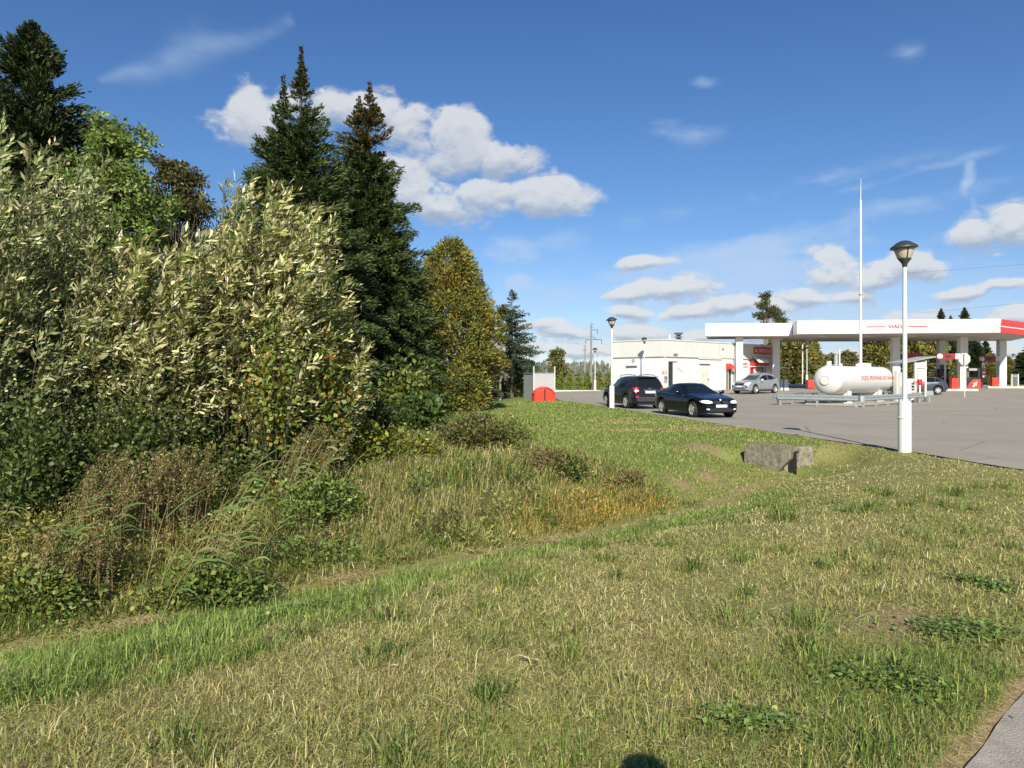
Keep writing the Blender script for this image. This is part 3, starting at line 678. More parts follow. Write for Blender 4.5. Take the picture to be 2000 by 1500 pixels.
# pump islands
for (px0, px1, Y, d_) in ((1838, 1909, 65.2, 3.0), (1930, 2040, 73.6, 3.0)):
    x0, x1 = xa(px0, Y), xa(px1, Y); z_ = float(ramp(np.array((x0 + x1) / 2), np.array(Y)))
    M_ = Matrix.Translation((x0, Y, 0)) @ Matrix.Rotation(fang * .4, 4, 'Z')
    o = MB().box(0, x1 - x0, 0, d_, z_ - .1, z_ + .17, M_).build('pump_island', ISLE, bevel=.04); o['kind'] = 'structure'
def binn(label, px, Y, w_, h_, zb):
    t = thing('litter_bin', label, 'bin', (xa(px, Y), Y, zb), fang, 'red litter bins beside the pumps')
    MB().box(-w_ / 2, w_ / 2, -w_ / 2, w_ / 2, 0, h_ * .9).build('body', REDP, t, bevel=.03)
    MB().box(-w_ / 2 - .03, w_ / 2 + .03, -w_ / 2 - .03, w_ / 2 + .03, h_ * .905, h_).build('lid', REDP, t, bevel=.03)
    return t
binn('red litter bin left of the front canopy column', 1863, 66.0, .56, .98, .44)
binn('red litter bin left of the rear right canopy column', 1941.5, 74.4, .58, .92, .54)
binn('red box behind the left end of the white tank', 1584.5, 71.5, .85, .85, .40)
# fuel dispensers
def pump(label, px, Y, zb, rz):
    t = thing('fuel_dispenser', label, 'fuel pump', (xa(px, Y), Y, zb), rz, 'fuel dispensers under the canopy')
    k = MB(); M_ = Matrix.Translation((0, .22, 0)) @ Matrix.Rotation(R(90), 4, 'X')
    k.prism([(-.62, 0), (.62, 0), (.66, .45), (.60, .80), (-.05, .80), (-.40, .42)], 0, .44, M_); k.build('base_cladding', REDP, t, bevel=.02)
    MB().box(-.60, .60, -.18, .18, .02, 1.0).build('body', BLACK, t)
    a_ = MB(); a_.add([(-.16, -.232, .12), (.02, -.232, .36), (-.10, -.232, .42), (.30, -.232, .62), (.24, -.232, .20), (.10, -.232, .26), (.02, -.232, .10)], [(0, 6, 5, 1), (1, 5, 4), (1, 4, 3), (1, 3, 2)]); a_.build('arrow_emblem', WHITE, t)
    k = MB(); k.box(-.60, -.50, -.14, .14, 1.0, 1.9); k.box(.40, .60, -.14, .14, 1.0, 1.9); k.box(-.50, .40, -.14, .14, 1.6, 1.9); k.build('display_frame', BLACK, t)
    MB().box(-.40, .30, -.15, -.141, 1.65, 1.85).build('display', GREY, t)
    k = MB(); k.box(.72, .98, -.20, .20, 0, 2.35); k.build('hose_tower', DGREY, t, bevel=.02)
    for i in range(3):
        z_ = 1.0 + .35 * i; MB().box(.76, .94, -.30, -.201, z_, z_ + .18).build('nozzle', (PLATE, RED, BLACK)[i], t)
        MB().tube([(.78 + .06 * i, -.24, z_), (.74 + .08 * i, -.42, .55), (.80 + .05 * i, -.3, .35), (.85, -.24, 2.2)], .02, 6).build('hose', BLACK, t)
    return t
p0 = pump('fuel pump with slanted red base and white arrow between two columns', 1900, 67.6, .50, fang)
dup(p0, (xa(1822, 72), 72, .45), fang, label='fuel pump with hanging nozzles behind the grey hatchback')
dup(p0, (xa(1862, 70.5), 70.5, .45), fang, label='fuel pump half hidden behind the front canopy column')
# information column, stop sign, white pole, plant box
t = thing('information_column', 'dark information column with white edges at the right end of the pumps', 'column', (xa(1981.5, 74.6), 74.6, .56), fang)
MB().box(-.25, .25, -.12, .12, 0, 1.28).build('panel', DGREY, t, bevel=.02)
k = MB(); k.box(-.33, -.26, -.11, .11, 0, 1.26); k.box(.26, .36, -.11, .11, 0, 1.26); k.build('edge_frame', WHITE, t); MB().box(-.2, .2, -.128, -.121, 1.0, 1.12).build('label_strip', GREY, t)
Y = 51.5; zb = float(ramp(np.array(xa(1884, Y)), np.array(Y)))
t = thing('stop_sign', 'octagonal road sign seen from its grey back on a thin white post', 'road sign', (xa(1884, Y), Y, zb), 0)
zc = za(701, Y) - zb; r_ = .46
Mo = Matrix.Translation((.01, .03, zc)) @ Matrix.Rotation(R(90), 4, 'X')
MB().prism([(r_ * math.cos(R(22.5 + 45 * i)), r_ * math.sin(R(22.5 + 45 * i))) for i in range(8)], -.03, -.005, Mo).build('sign_plate', mat('sign_back', (.52, .54, .52), .5, metal=.2, var=.06), t)
MB().prism([(.97 * r_ * math.cos(R(22.5 + 45 * i)), .97 * r_ * math.sin(R(22.5 + 45 * i))) for i in range(8)], -.036, -.031, Mo).build('sign_face', RED, t)
MB().tube([(0, 0, -.2), (0, 0, zc + .42)], .032, 10).build('post', WHITE2, t); MB().box(-.085, -.04, -.005, .024, zc - .40, zc + .33).build('bracket', DGREY, t)
text_obj('STOP', .30, WHITE, t, Matrix.Translation((.01, .069, zc)) @ Matrix.Rotation(R(180), 4, 'Z') @ Matrix.Rotation(R(90), 4, 'X'))
o = MB().tube([(0, 0, -.2), (0, 0, 5.2)], .08, 10).build('post', WHITE2); o.name = 'flag_post'; o.location = (xa(1567.5, 91), 91, .45); tag(o, 'plain white post in front of the tall hedge', 'post')
t = thing('litter_bin_station', 'dark blue bin with white base beside the silver crossover', 'bin', (xa(1529, 66), 66, .28), .2); t.name = 'waste_bin'
MB().box(-.36, .36, -.3, .3, .28, 1.0).build('body', mat('bluegrey_panel', (.07, .09, .13), .5), t, bevel=.02); k = MB(); k.prism([(-.42, -.35), (.42, -.35), (.42, .35), (-.42, .35)], 0, .27); k.build('base', WHITE2, t, bevel=.03)

# ------------------------------------------------------------------ gas tank in its guard rail
Ax = np.array((.728, .685)); Nx = np.array((-.685, .728)); tang = math.atan2(Ax[1], Ax[0])
T0 = np.array((17.55, 39.8)); RT, LT, ZC = .81, 8.6, 1.43
tank = thing('gas_tank', 'long white horizontal gas tank with red lettering inside a low guard rail', 'tank', (T0[0], T0[1], 0), tang)
MX = Matrix.Translation((0, 0, ZC)) @ Matrix.Rotation(R(90), 4, 'Y')
dome = [(RT * math.sin(R(a)), .42 - .42 * math.cos(R(a))) for a in np.linspace(0, 86, 12)]
k = MB(); k.lathe(dome + [(RT, .46), (RT, LT - .46)] + [(r_, LT - z_) for r_, z_ in dome[::-1]], 48, MX); k.build('vessel', TANK, tank, sharp=28)
k = MB(); k.lathe([(.235, -.03), (.27, -.03), (.27, .10), (.235, .10), (.235, -.03)], 32, MX); k.build('manhole_ring', TANK, tank, sharp=40)
for x_ in (2.6, 4.3, 6.2): MB().lathe([(RT + .001, x_ - .012), (RT + .005, x_), (RT + .001, x_ + .012)], 48, MX).build('weld_seam', TANK, tank)
MB().lathe([(0, -.01), (.225, -.01), (.225, .08), (0, .08)], 32, MX).build('manhole_cover', TANK, tank, sharp=40)
for x_ in (1.9, 6.6):
    k = MB(); k.box(x_ - .06, x_ + .06, -.55, .55, .25, .72); k.build('saddle', TANK, tank, bevel=.01)
    for s_ in (-1, 1): MB().box(x_ - .10, x_ + .10, s_ * .58 - .09, s_ * .58 + .09, .08, .80).build('leg', TANK, tank, bevel=.01)
    MB().box(x_ - .6, x_ + .18, -.72, -.5, .05, .16).build('foot_plate', WHITE2, tank)
k = MB(); k.tube([(.5, .0, ZC + RT), (.5, 0, ZC + RT + .26), ], .14, 12); k.build('valve_neck', TANK, tank)
for x_, r_, h_, m_ in ((1.45, .11, .62, GREY), (1.95, .045, .95, WHITE), (2.1, .10, .14, TANK)):
    MB().tube([(x_, 0, ZC + RT - .05), (x_, 0, ZC + RT + h_)], r_, 12).build('relief_pipe', m_, tank)
for x_, w_, h_ in ((4.85, .10, .14), (5.15, .12, .20), (5.65, .32, .22), (6.2, .10, .2)): MB().box(x_ - w_, x_ + w_, -.18, .18, ZC + RT - .05, ZC + RT + h_).build('valve_cover', TANK, tank, bevel=.02)
MB().tube([(.2, .1, ZC + RT + .02), (1.3, .05, ZC + RT + .06)], .015, 6).build('cable', WHITE, tank)
# red lettering bent round the shell
x0_ = 3.05
for wd in ('DUJOS', 'PROPANAS', 'BUTANAS'):
    t_ = text_obj(wd, .34, RED, tank, Matrix.Identity(4), ext=0, sx=1.15, align='LEFT', bold=.004)
    me = t_.data; bm = bmesh.new(); bm.from_mesh(me); bmesh.ops.subdivide_edges(bm, edges=bm.edges, cuts=1); bm.to_mesh(me); bm.free()
    xm = max(v.co.x for v in me.vertices)
    for v in me.vertices:
        th = (v.co.y + .10) / RT; v.co = Vector((x0_ + v.co.x, -math.cos(th) * (RT + .006), ZC + math.sin(th) * (RT + .006)))
    x0_ += xm + .16
# concrete plinth under the tank
o = MB().box(.5, 9.4, -1.35, 1.35, .004, .09, Matrix.Translation((T0[0], T0[1], 0)) @ Matrix.Rotation(tang, 4, 'Z')).build('tank_plinth', KERB); tag(o, 'low concrete plinth under the white gas tank', 'plinth')
# guard rail: W beam swept along the four sides
gr = thing('guard_rail', 'low galvanised guard rail boxed around the white gas tank', 'guard rail', (0, 0, 0))
Cn = np.array((18.5, 37.6)); Lc = np.array((15.1, 40.6)); Rc = np.array((25.35, 44.0)); Bc = Lc + (Rc - Cn)
WPROF = [(0, .0), (.03, .03), (.075, .06), (.075, .10), (.02, .135), (.02, .175), (.075, .21), (.075, .25), (.03, .28), (0, .31)]
def rail(a, b, trim=0.0):
    a = np.array(a); b = np.array(b); d_ = unit(b - a); n_ = np.array((d_[1], -d_[0])); k = MB(); vs = []
    for p in (a + d_ * trim, b - d_ * trim):
        for o_, z_ in WPROF: q_ = p + n_ * (o_ + .05); vs.append((q_[0], q_[1], .31 + z_))
        for o_, z_ in WPROF[::-1]: q_ = p + n_ * (o_ + .042); vs.append((q_[0], q_[1], .31 + z_))
    n2 = 2 * len(WPROF); fs = [(i, (i + 1) % n2, n2 + (i + 1) % n2, n2 + i) for i in range(n2)] + [tuple(range(n2)), tuple(range(2 * n2 - 1, n2 - 1, -1))]
    k.add(vs, fs); k.build('rail', GALV, gr)
    k = MB(); 
    n_p = max(2, int(round(np.linalg.norm(b - a) / 2.0)) + 1)
    for i in range(n_p):
        p = a + d_ * (.25 + (np.linalg.norm(b - a) - .5) * i / (n_p - 1)); M_ = Matrix.Translation((p[0], p[1], 0)) @ Matrix.Rotation(math.atan2(d_[1], d_[0]), 4, 'Z')
        MB().box(-.06, .06, -.045, .04, -.1, .60, M_).build('post', GALV, gr)
rail(Lc, Cn, .12); rail(Cn, Rc, .12); rail(Rc, Bc, .1); rail(Bc, Lc, .1)
for c_, a0 in ((Cn, -95), (Lc, 170)):
    k = MB(); vs = []; c_i = c_ + (unit((Rc - Cn)) + unit((Lc - Cn))) * .0
    for i in range(8):
        a = R(a0 - 50 + 100 * i / 7); vs += [(c_[0] + .17 * math.cos(a), c_[1] + .17 * math.sin(a), .30), (c_[0] + .17 * math.cos(a), c_[1] + .17 * math.sin(a), .63)]
    k.add(vs, [(2 * i, 2 * i + 2, 2 * i + 3, 2 * i + 1) for i in range(7)], True); k.build('corner_plate', GALV, gr)
t = thing('guard_rail_end', 'loose flat guard rail end plate on its own short post', 'guard rail end', (xa(1816, 44.6), 44.6, .03), .25); t.name = 'end_plate_post'
MB().box(-.27, .27, -.03, .03, .38, .70).build('plate', GALV, t, bevel=.03); MB().box(-.05, .05, .031, .10, -.2, .5).build('post', GALV, t)
# mast behind the tank
t = thing('lightning_mast', 'very tall thin white mast rising behind the gas tank', 'mast', (xa(1681, 50), 50, .05)); H = za(350, 50)
zj = za(393, 50)
MB().tube([(0, 0, -.2), (0, 0, za(580, 50)), (0, 0, zj)], [.11, .085, .07], 14).build('pole', WHITE, t); MB().tube([(0, 0, zj), (.02, 0, H)], [.035, .012], 8).build('rod', WHITE2, t)
MB().lathe([(.08, za(578, 50)), (.12, za(578, 50)), (.12, za(575, 50)), (.08, za(575, 50))], 14).build('joint_collar', GREY, t)
# small shelter with cabinets at the far end of the tank
def gpt(px, Y): return (xa(px, Y), Y)
t = thing('dispenser_shelter', 'small white shelter with tilted roof beside the end of the gas tank', 'shelter', (xa(1780, 45.6), 45.6, .04), .28)
k = MB(); k.prism([(-1.32, 2.42), (1.22, 2.82), (1.22, 2.88), (-1.32, 2.47)], -.75, .75, Matrix.Rotation(R(90), 4, 'X')); k.build('roof', mat('shelter_roof', (.36, .36, .34), .6), t)
for x_, y_ in ((-.85, -.3), (-.25, -.55), (.58, .3), (.60, -.5)): MB().box(x_ - .05, x_ + .05, y_ - .05, y_ + .05, -.1, 2.6).build('post', WHITE, t)
MB().box(-.20, .54, -.48, -.44, 1.25, 2.05).build('notice_board', PLATE, t); MB().box(-.20, .54, -.5, -.42, 2.1, 2.5).build('header_board', WHITE, t)
MB().box(-.16, .05, -.502, -.481, 1.3, 2.0).build('notice', mat('notice_grey', (.42, .40, .40), .6), t)
t = thing('control_cabinet', 'pale steel control cabinet at the end of the gas tank', 'cabinet', (xa(1757, 44.6), 44.6, .04), .3)
MB().box(-.22, .22, -.2, .2, 0, 1.85).build('body', mat('brushed_cabinet', (.58, .57, .55), .4, metal=.3, var=.2, scale=5), t, bevel=.02); MB().box(-.36, -.23, -.15, .15, 0, 1.95).build('side_panel', WHITE2, t, bevel=.02); MB().box(-.17, .17, -.215, -.201, .2, .95).build('door', GREY, t)
t = thing('gas_dispenser', 'slim white gas dispenser with dark buttons in front of the grey hatchback', 'dispenser', (xa(1775.5, 44.4), 44.4, .04), .3)
MB().box(-.28, .24, -.2, .2, 0, 1.45).build('body', WHITE2, t, bevel=.03)
for z_, h_ in ((1.08, .10), (.88, .14), (.72, .10), (.5, .08)): MB().box(-.02, .17, -.214, -.201, z_, z_ + h_).build('display', BLACK, t)
MB().tube([(.1, -.2, 1.3), (.22, -.42, 1.15), (.2, -.4, .6), (.12, -.25, .4)], .03, 8).build('hose', RED, t)
t = thing('emergency_post', 'red rounded box on a white post in front of the hatchback', 'post', (xa(1796.5, 44.8), 44.8, .04), .2)
MB().tube([(0, 0, -.2), (0, 0, 1.1)], .06, 12).build('post', WHITE, t); MB().box(-.13, .13, -.12, .12, 1.06, 1.42).build('alarm_box', RED, t, bevel=.07); MB().box(.10, .19, -.08, .08, .92, 1.2).build('handset', RED, t, bevel=.03)

# ------------------------------------------------------------------ grey shed, red container, culvert
bx0, by0 = xa(1042, 47.2), 47.2
t = thing('utility_shed', 'plain grey metal shed with its front coloured as if sunlit behind the red container', 'shed', (bx0, by0, -.03), R(14.5))
MB().box(.04, 1.46, .03, 2.6, 0, 1.86).build('body', GREY, t); MB().box(.05, 1.45, -.004, .028, .03, 1.84).build('front_panel', mat('shed_front_lit', (.38, .40, .40), .5, var=.05, scale=2, dirt=.04), t)  # front coloured paler than the body to show it as the lit face
for x_ in (-.02, 1.44): MB().box(x_, x_ + .06, -.05, .0285, -.05, 2.33).build('post', WHITE2, t)
MB().box(-.01, 1.5, -.02, 2.62, 1.862, 1.90).build('roof', GREY, t)
t = thing('red_container', 'red plastic container with arched top and twin doors before the grey shed', 'container', (xa(1064.5, 46.2), 46.2, -.03), R(8))
prof = [(-.70, 0), (.70, 0), (.70, .50), (.62, .58), (.36, .78), (.12, .885), (-.10, .89), (-.36, .80), (-.62, .60), (-.70, .52)]
Mr = Matrix.Rotation(R(90), 4, 'X')
MB().prism(prof, -1.0, -.06, Mr).build('body', REDP, t, bevel=.03)
MB().prism([(-.74, .50), (-.64, .58), (-.38, .82), (-.1, .93), (.12, .925), (.38, .80), (.64, .57), (.74, .48), (.74, .53), (.66, .63), (.40, .86), (.13, .98), (-.1, .985), (-.40, .88), (-.66, .64), (-.74, .55)], -1.03, .02, Mr).build('lid', REDP, t, bevel=.01)
for poly in ([(-.66, .02), (-.06, .02), (-.06, .86), (-.10, .86), (-.36, .76), (-.64, .55)], [(.10, .02), (.66, .02), (.66, .50), (.60, .56), (.36, .75), (.10, .85)]): MB().prism(poly, -.058, .0, Mr).build('door', REDP, t, bevel=.015)
k = MB(); k.box(-.055, .02, .052, .057, .02, .86); k.build('gap', BLACK, t)
k = MB(); k.box(.03, .09, -.02, .055, .02, .82); k.build('hinge_post', RED, t)
t = thing('culvert_headwall', 'weathered concrete culvert headwall sunk in the end of the ditch', 'culvert', (0, 0, 0))
P0 = np.array((xa(1453, 16.95), 16.95)); P1 = np.array((xa(1545, 16.05), 16.05)); dd = unit(P1 - P0); Lh = np.linalg.norm(P1 - P0)
Mh = Matrix.Translation((P0[0], P0[1], 0)) @ Matrix.Rotation(math.atan2(dd[1], dd[0]), 4, 'Z') @ Matrix.Rotation(R(90), 4, 'X')
top = .105
k = MB(); k.prism([(.03, -.75), (Lh * .60, -.75), (Lh * .78, -.44), (Lh * .97, -.20), (Lh, top - .02), (Lh * .9, top + .01), (Lh * .5, top - .005), (.0, top - .07), (.0, -.30)], -.16, 0, Mh)
wg = k.build('headwall', CONC, t, bevel=.015)
Q0 = np.array((xa(1544.5, 16.2), 16.2)); Q1 = np.array((xa(1590, 17.0), 17.0)); qd = unit(Q1 - Q0); Lq = np.linalg.norm(Q1 - Q0)
Mq = Matrix.Translation((Q0[0], Q0[1], 0)) @ Matrix.Rotation(math.atan2(qd[1], qd[0]), 4, 'Z') @ Matrix.Rotation(R(90), 4, 'X')
k = MB(); k.prism([(.03, -.75), (Lq, -.75), (Lq * 1.0, .0), (Lq * .5, .015), (.03, .0)], -.18, 0, Mq); k.build('wing_wall', mat('pale_concrete', (.30, .265, .20), .9, var=.5, scale=8, bump=.8, bscale=26, dirt=.35), t, bevel=.01)
k = MB(); k.box(Lh * .5, Lh * 1.02, .165, .22, -.8, -.05, Matrix.Translation((P0[0], P0[1], 0)) @ Matrix.Rotation(math.atan2(dd[1], dd[0]), 4, 'Z')); k.build('pipe_mouth_shade', BLACK, t)  # black box stands in for the shade inside the pipe
k = MB(); p_ = P0 + dd * Lh * .9; k.lathe([(.21, 0), (.26, 0), (.26, -1.0), (.21, -1.0), (.21, 0)], 20, Matrix.Translation((p_[0] + .05, p_[1] + .35, -.48)) @ Matrix.Rotation(R(90), 4, 'X')); k.build('pipe', CONC, t)
k = MB(); k.box(Lh * .1, Lh * .98, .17, .5, top - .16, top - .055, Matrix.Translation((P0[0], P0[1], 0)) @ Matrix.Rotation(math.atan2(dd[1], dd[0]), 4, 'Z')); k.build('cover_slab', CONC, t, bevel=.02)

# ------------------------------------------------------------------ pylon, poles, far house, wires
Y = 160; xg = xa(1154.5, Y)
t = thing('power_pylon', 'tall grey power pylon with stepped cross arms beyond the small thujas', 'pylon', (xg, Y, 0))
zz = lambda py: za(py, Y); pxm = Y / F
MB().tube([(0, 0, -.5), (0, 0, zz(632))], [.30, .14], 10).build('mast', mat('pylon_concrete', (.22, .21, .20), .8), t)
k = MB()
for (x0, x1, py, dr) in ((-10, 21, 663.2, 0), (2, 14, 644.5, 0)): k.box(x0 * pxm, x1 * pxm, -.06, .06, zz(py) - .08, zz(py) + .08)
k.tube([(0, 0, zz(657.5)), (5 * pxm, 0, zz(658.5)), (10 * pxm, 0, zz(662))], .07, 6); k.tube([(0, 0, zz(632)), (4 * pxm, 0, zz(634))], .06, 6); k.tube([(0, 0, zz(637)), (3 * pxm, 0, zz(640))], .06, 6)
k.build('cross_arm', DGREY, t)
k = MB()
for x0, pa, pb in ((-10.5, 664, 672), (20.5, 664, 672), (12, 645, 652)): k.tube([(x0 * pxm, 0, zz(pa)), (x0 * pxm, 0, zz(pb))], .08, 6)
k.build('insulator', DGREY, t)
Y = 110; t = thing('power_pole', 'slender wooden power pole with crossbars left of the pylon', 'power pole', (xa(1142.5, Y), Y, 0))
MB().tube([(0, 0, -.5), (0, 0, za(674, Y))], [.13, .09], 8).build('pole', WOOD, t); k = MB()
for py, w_ in ((675.5, .22), (682.5, .35), (685.5, .30)): k.box(-w_, w_, -.04, .04, za(py, Y) - .04, za(py, Y) + .04)
k.build('crossbar', DGREY, t)
WIRE = mat('wire', (.06, .06, .065), .5)
for (lab, pts) in (('thin power line crossing the sky above the red canopy end', [(1760, 535, 190), (1880, 525, 175), (2060, 512, 160)]), ('lower power line crossing the sky behind the nearest street lamp', [(1790, 612, 190), (1900, 602, 175), (2060, 585, 160)]),
                   ('power line strung between the distant pylon and the shop roof', [(1175, 672, 160), (1250, 671, 190), (1420, 668, 230)])):
    a, b, c = [at(*p) for p in pts]; P_ = []
    for i in range(17):
        s_ = i / 16; P_.append(a * (1 - s_) ** 2 + b * 2 * s_ * (1 - s_) + c * s_ ** 2)
    o = MB().tube(P_, .022, 5).build('power_line', WIRE); tag(o, lab, 'power line', 'distant power lines')
Y = 175; t = thing('house', 'distant house with red tiled roof beyond the gas tank', 'house', (xa(1676, Y), Y, 1))
MB().box(-1.0, 1.0, -2, 2, -1, 2.2).build('wall', WHITE2, t); k = MB(); k.prism([(-1.5, 1.95), (1.5, 1.95), (1.3, 4.3), (-1.3, 4.3)], -2, 2, Matrix.Rotation(R(90), 4, 'X')); k.build('roof', ROOFR, t)
# ------------------------------------------------------------------ cars
def carpaint(name, c, met=.3, rough=.25): return mat(name, c, rough, metal=met, var=.05, scale=1.5, coat=.10, spec=.3)
def interp(tab, x): 
    a = np.array(tab, float); return np.interp(x, a[:, 0], a[:, 1])
def make_car(spec, label, cat, name):
    L, W, xf, xr, rw = spec['L'], spec['W'], spec['xf'], spec['xr'], spec['rw']
    tr = W / 2 - .12; arch = rw + .055
    t = thing(name, label, cat)
    xs = set(np.round(np.concatenate([np.linspace(0, .3, 7), np.linspace(.3, L - .3, 40), np.linspace(L - .3, L, 7)]), 4))
    for xc in (xf, xr): xs |= set(np.round(xc + arch * np.cos(np.linspace(0, math.pi, 13)), 4)) | {round(xc - arch - .012, 4), round(xc + arch + .012, 4)}
    xs = np.array(sorted(xs)); n = len(xs)
    zt, zb, w_, zl = interp(spec['top'], xs), interp(spec['belt'], xs), interp(spec['half'], xs), interp(spec['low'], xs)
    zb = np.minimum(zb, zt - .015)
    for xc in (xf, xr):
        d_ = arch ** 2 - (xs - xc) ** 2; zl = np.where(d_ > 0, np.maximum(zl, rw + np.sqrt(np.maximum(d_, 0))), zl)
    wr = spec['wr']; rows = []
    for i in range(n):
        w0, b_, t_, l_ = w_[i], zb[i], zt[i], zl[i]; g = float(sstep(.02, .38, t_ - b_))
        ze = b_ + (t_ - b_) * .86; we = (w0 - .14) * (1 - g) + min(wr, w0 - .10) * g
        p = [(w0 - .14, l_), (w0 - .035, l_ + .03), (w0 - .004, max(.42, l_ + .05)), (w0, max(.60, l_ + .065)), (w0 - .012, max(b_ - .08, l_ + .08)), (w0 - .05, max(b_, l_ + .09))]
        y5, z5 = p[-1]
        for s_, bul in ((.33, .018), (.66, .022)): p.append((y5 + (we - y5) * s_ + bul * g, z5 + (max(ze, z5 + .003) - z5) * s_))
        p += [(we, max(ze, z5 + .004)), (we - .07, max(t_ - (t_ - ze) * .35, z5 + .006)), (we * .5, max(t_ - .006, z5 + .008)), (0, max(t_, z5 + .010))]
        rows.append(p)
    m_ = len(rows[0]); V = []; 
    for i in range(n):
        ring = [(xs[i] - L / 2, y, z) for y, z in rows[i]] + [(xs[i] - L / 2, -y, z) for y, z in rows[i][-2::-1]]
        V += ring
    k_ = 2 * m_ - 1; fs = [(i * k_ + a, i * k_ + a + 1, (i + 1) * k_ + a + 1, (i + 1) * k_ + a) for i in range(n - 1) for a in range(k_ - 1)]
    fs += [tuple(range(k_)), tuple((n - 1) * k_ + a for a in range(k_ - 1, -1, -1))]
    body = MB().add(V, fs).build('body', spec['paint'], t, sharp=32)
    bvh = BVHTree.FromPolygons([Vector(v) for v in V], fs)
    # dark underbody between the wheels
    k = MB(); k.box(.12 - L / 2, L / 2 - .12, -(W / 2 - .30), W / 2 - .30, .20, .62); k.box(xf + arch - L / 2, xr - arch - L / 2, -(W / 2 - .10), W / 2 - .10, .22, .40); k.build('underbody', BLACK, t)
    def patch(nm, m, axis, cols, par=t, off=.006, nu=10, nv=5):
        c = np.array(cols, float); u = np.linspace(c[0, 0], c[-1, 0], nu) if c[-1, 0] > c[0, 0] else np.linspace(c[0, 0], c[-1, 0], nu)
        o_ = np.argsort(c[:, 0]); lo = np.interp(u, c[o_, 0], c[o_, 1]); hi = np.interp(u, c[o_, 0], c[o_, 2]); P = []
        for i in range(nu):
            for j in range(nv):
                v = lo[i] + (hi[i] - lo[i]) * j / (nv - 1)
                if axis in ('L', 'R'):
                    s_ = 1 if axis == 'R' else -1; o0, dr = Vector((u[i] - L / 2, 3 * s_, v)), Vector((0, -s_, 0))
                elif axis == 'F': o0, dr = Vector((-L, u[i], v)), Vector((1, 0, 0))
                else: o0, dr = Vector((L, u[i], v)), Vector((-1, 0, 0))
                h = bvh.ray_cast(o0, dr)[0]
                if h is None: h = o0 + dr * (3 - W / 2 + .05 if axis in 'LR' else L / 2)
                P.append(h - dr * off)
        return MB().add(P, [(i * nv + j, (i + 1) * nv + j, (i + 1) * nv + j + 1, i * nv + j + 1) for i in range(nu - 1) for j in range(nv - 1)], True).build(nm, m, par)
    for (nm, m, axis, cols, *r_) in spec['patches']:
        for ax in (('L', 'R') if axis == 'S' else (axis,)):
            pr = patch(nm, m, ax, cols, off=r_[0] if r_ else .006)
        if axis in ('F2', ): pass
    for (nm, m, axis, cols, off) in spec.get('mirrored', []):
        for s_ in (1, -1):
            cc = sorted([(c[0] * s_, c[1], c[2]) for c in cols]); patch(nm, m, axis, cc, off=off)
    # wheels
    for xc in (xf, xr):
        for s_ in (1, -1):
            Mw = Matrix.Translation((xc - L / 2, s_ * tr, rw)) @ Matrix.Rotation(R(-90) * s_, 4, 'X')
            tw = .11
            wh = MB().lathe([(rw * .62, -tw), (rw * .93, -tw), (rw, -tw * .7), (rw, tw * .7), (rw * .93, tw), (rw * .66, tw), (rw * .62, tw * .8)], 28, Mw).build('wheel', RUBBER, t, sharp=35)
            k = MB(); k.lathe([(rw * .58, tw * .75), (rw * .655, tw * 1.02), (rw * .67, tw * .9), (rw * .60, tw * .5)], 28, Mw)
            for i in range(spec.get('spokes', 5)):
                a = 2 * math.pi * i / spec.get('spokes', 5) + .3; Ms = Mw @ Matrix.Rotation(a, 4, 'Z')
                k.add([Ms @ Vector(p) for p in ((.03, -.045, tw * .9), (rw * .62, -.05, tw * .95), (rw * .62, .05, tw * .95), (.03, .03, tw * .9), (.03, -.03, tw * .6), (rw * .62, -.05, tw * .6), (rw * .62, .05, tw * .6), (.03, .03, tw * .6))],
                      [(0, 1, 2, 3), (0, 4, 5, 1), (3, 2, 6, 7), (4, 7, 6, 5)])
            k.lathe([(0, tw * .98), (.055, tw * .95), (.06, tw * .6)], 14, Mw)
            k.build('rim', ALLOY, wh, sharp=30)
            MB().lathe([(0, tw * .3), (rw * .62, tw * .3)], 20, Mw).build('brake_disc', BLACK, wh)
    # mirrors
    mx, mz = spec['mirror']
    for s_ in (1, -1):
        yb = float(interp(spec['half'], mx)) - .06
        k = MB(); k.box(mx - L / 2 - .02, mx - L / 2 + .03, min(s_ * yb, s_ * (yb + .14)), max(s_ * yb, s_ * (yb + .14)), mz - .01, mz + .03)
        o_ = k.build('mirror', spec.get('mirrorm', spec['paint']), t)
        k = MB(); k.box(mx - L / 2 - .07, mx - L / 2 + .06, min(s_ * (yb + .08), s_ * (yb + .27)), max(s_ * (yb + .08), s_ * (yb + .27)), mz, mz + .145); k.build('mirror_housing', spec.get('mirrorm', spec['paint']), o_, bevel=.04)
    for px in spec.get('handles', []):
        for s_ in (1, -1):
            y_ = float(interp(spec['half'], px)) - .012; MB().box(px - L / 2 - .09, px - L / 2 + .09, s_ * y_ - .028, s_ * y_ + .028, spec['hz'], spec['hz'] + .028).build('handle', spec.get('handlem', spec['paint']), t, bevel=.01)
    if spec.get('rails'):
        for s_ in (1, -1):
            a, b, zr = spec['rails']; y_ = s_ * (wr - .10); pts = [(a - L / 2, y_, zr - .04), (a + .12 - L / 2, y_, zr + .05), ((a + b) / 2 - L / 2, y_, zr + .085), (b - .15 - L / 2, y_, zr + .05), (b - L / 2, y_, zr - .05)]
            MB().tube(pts, .02, 8).build('roof_rail', STEEL, t)
    return t, patch
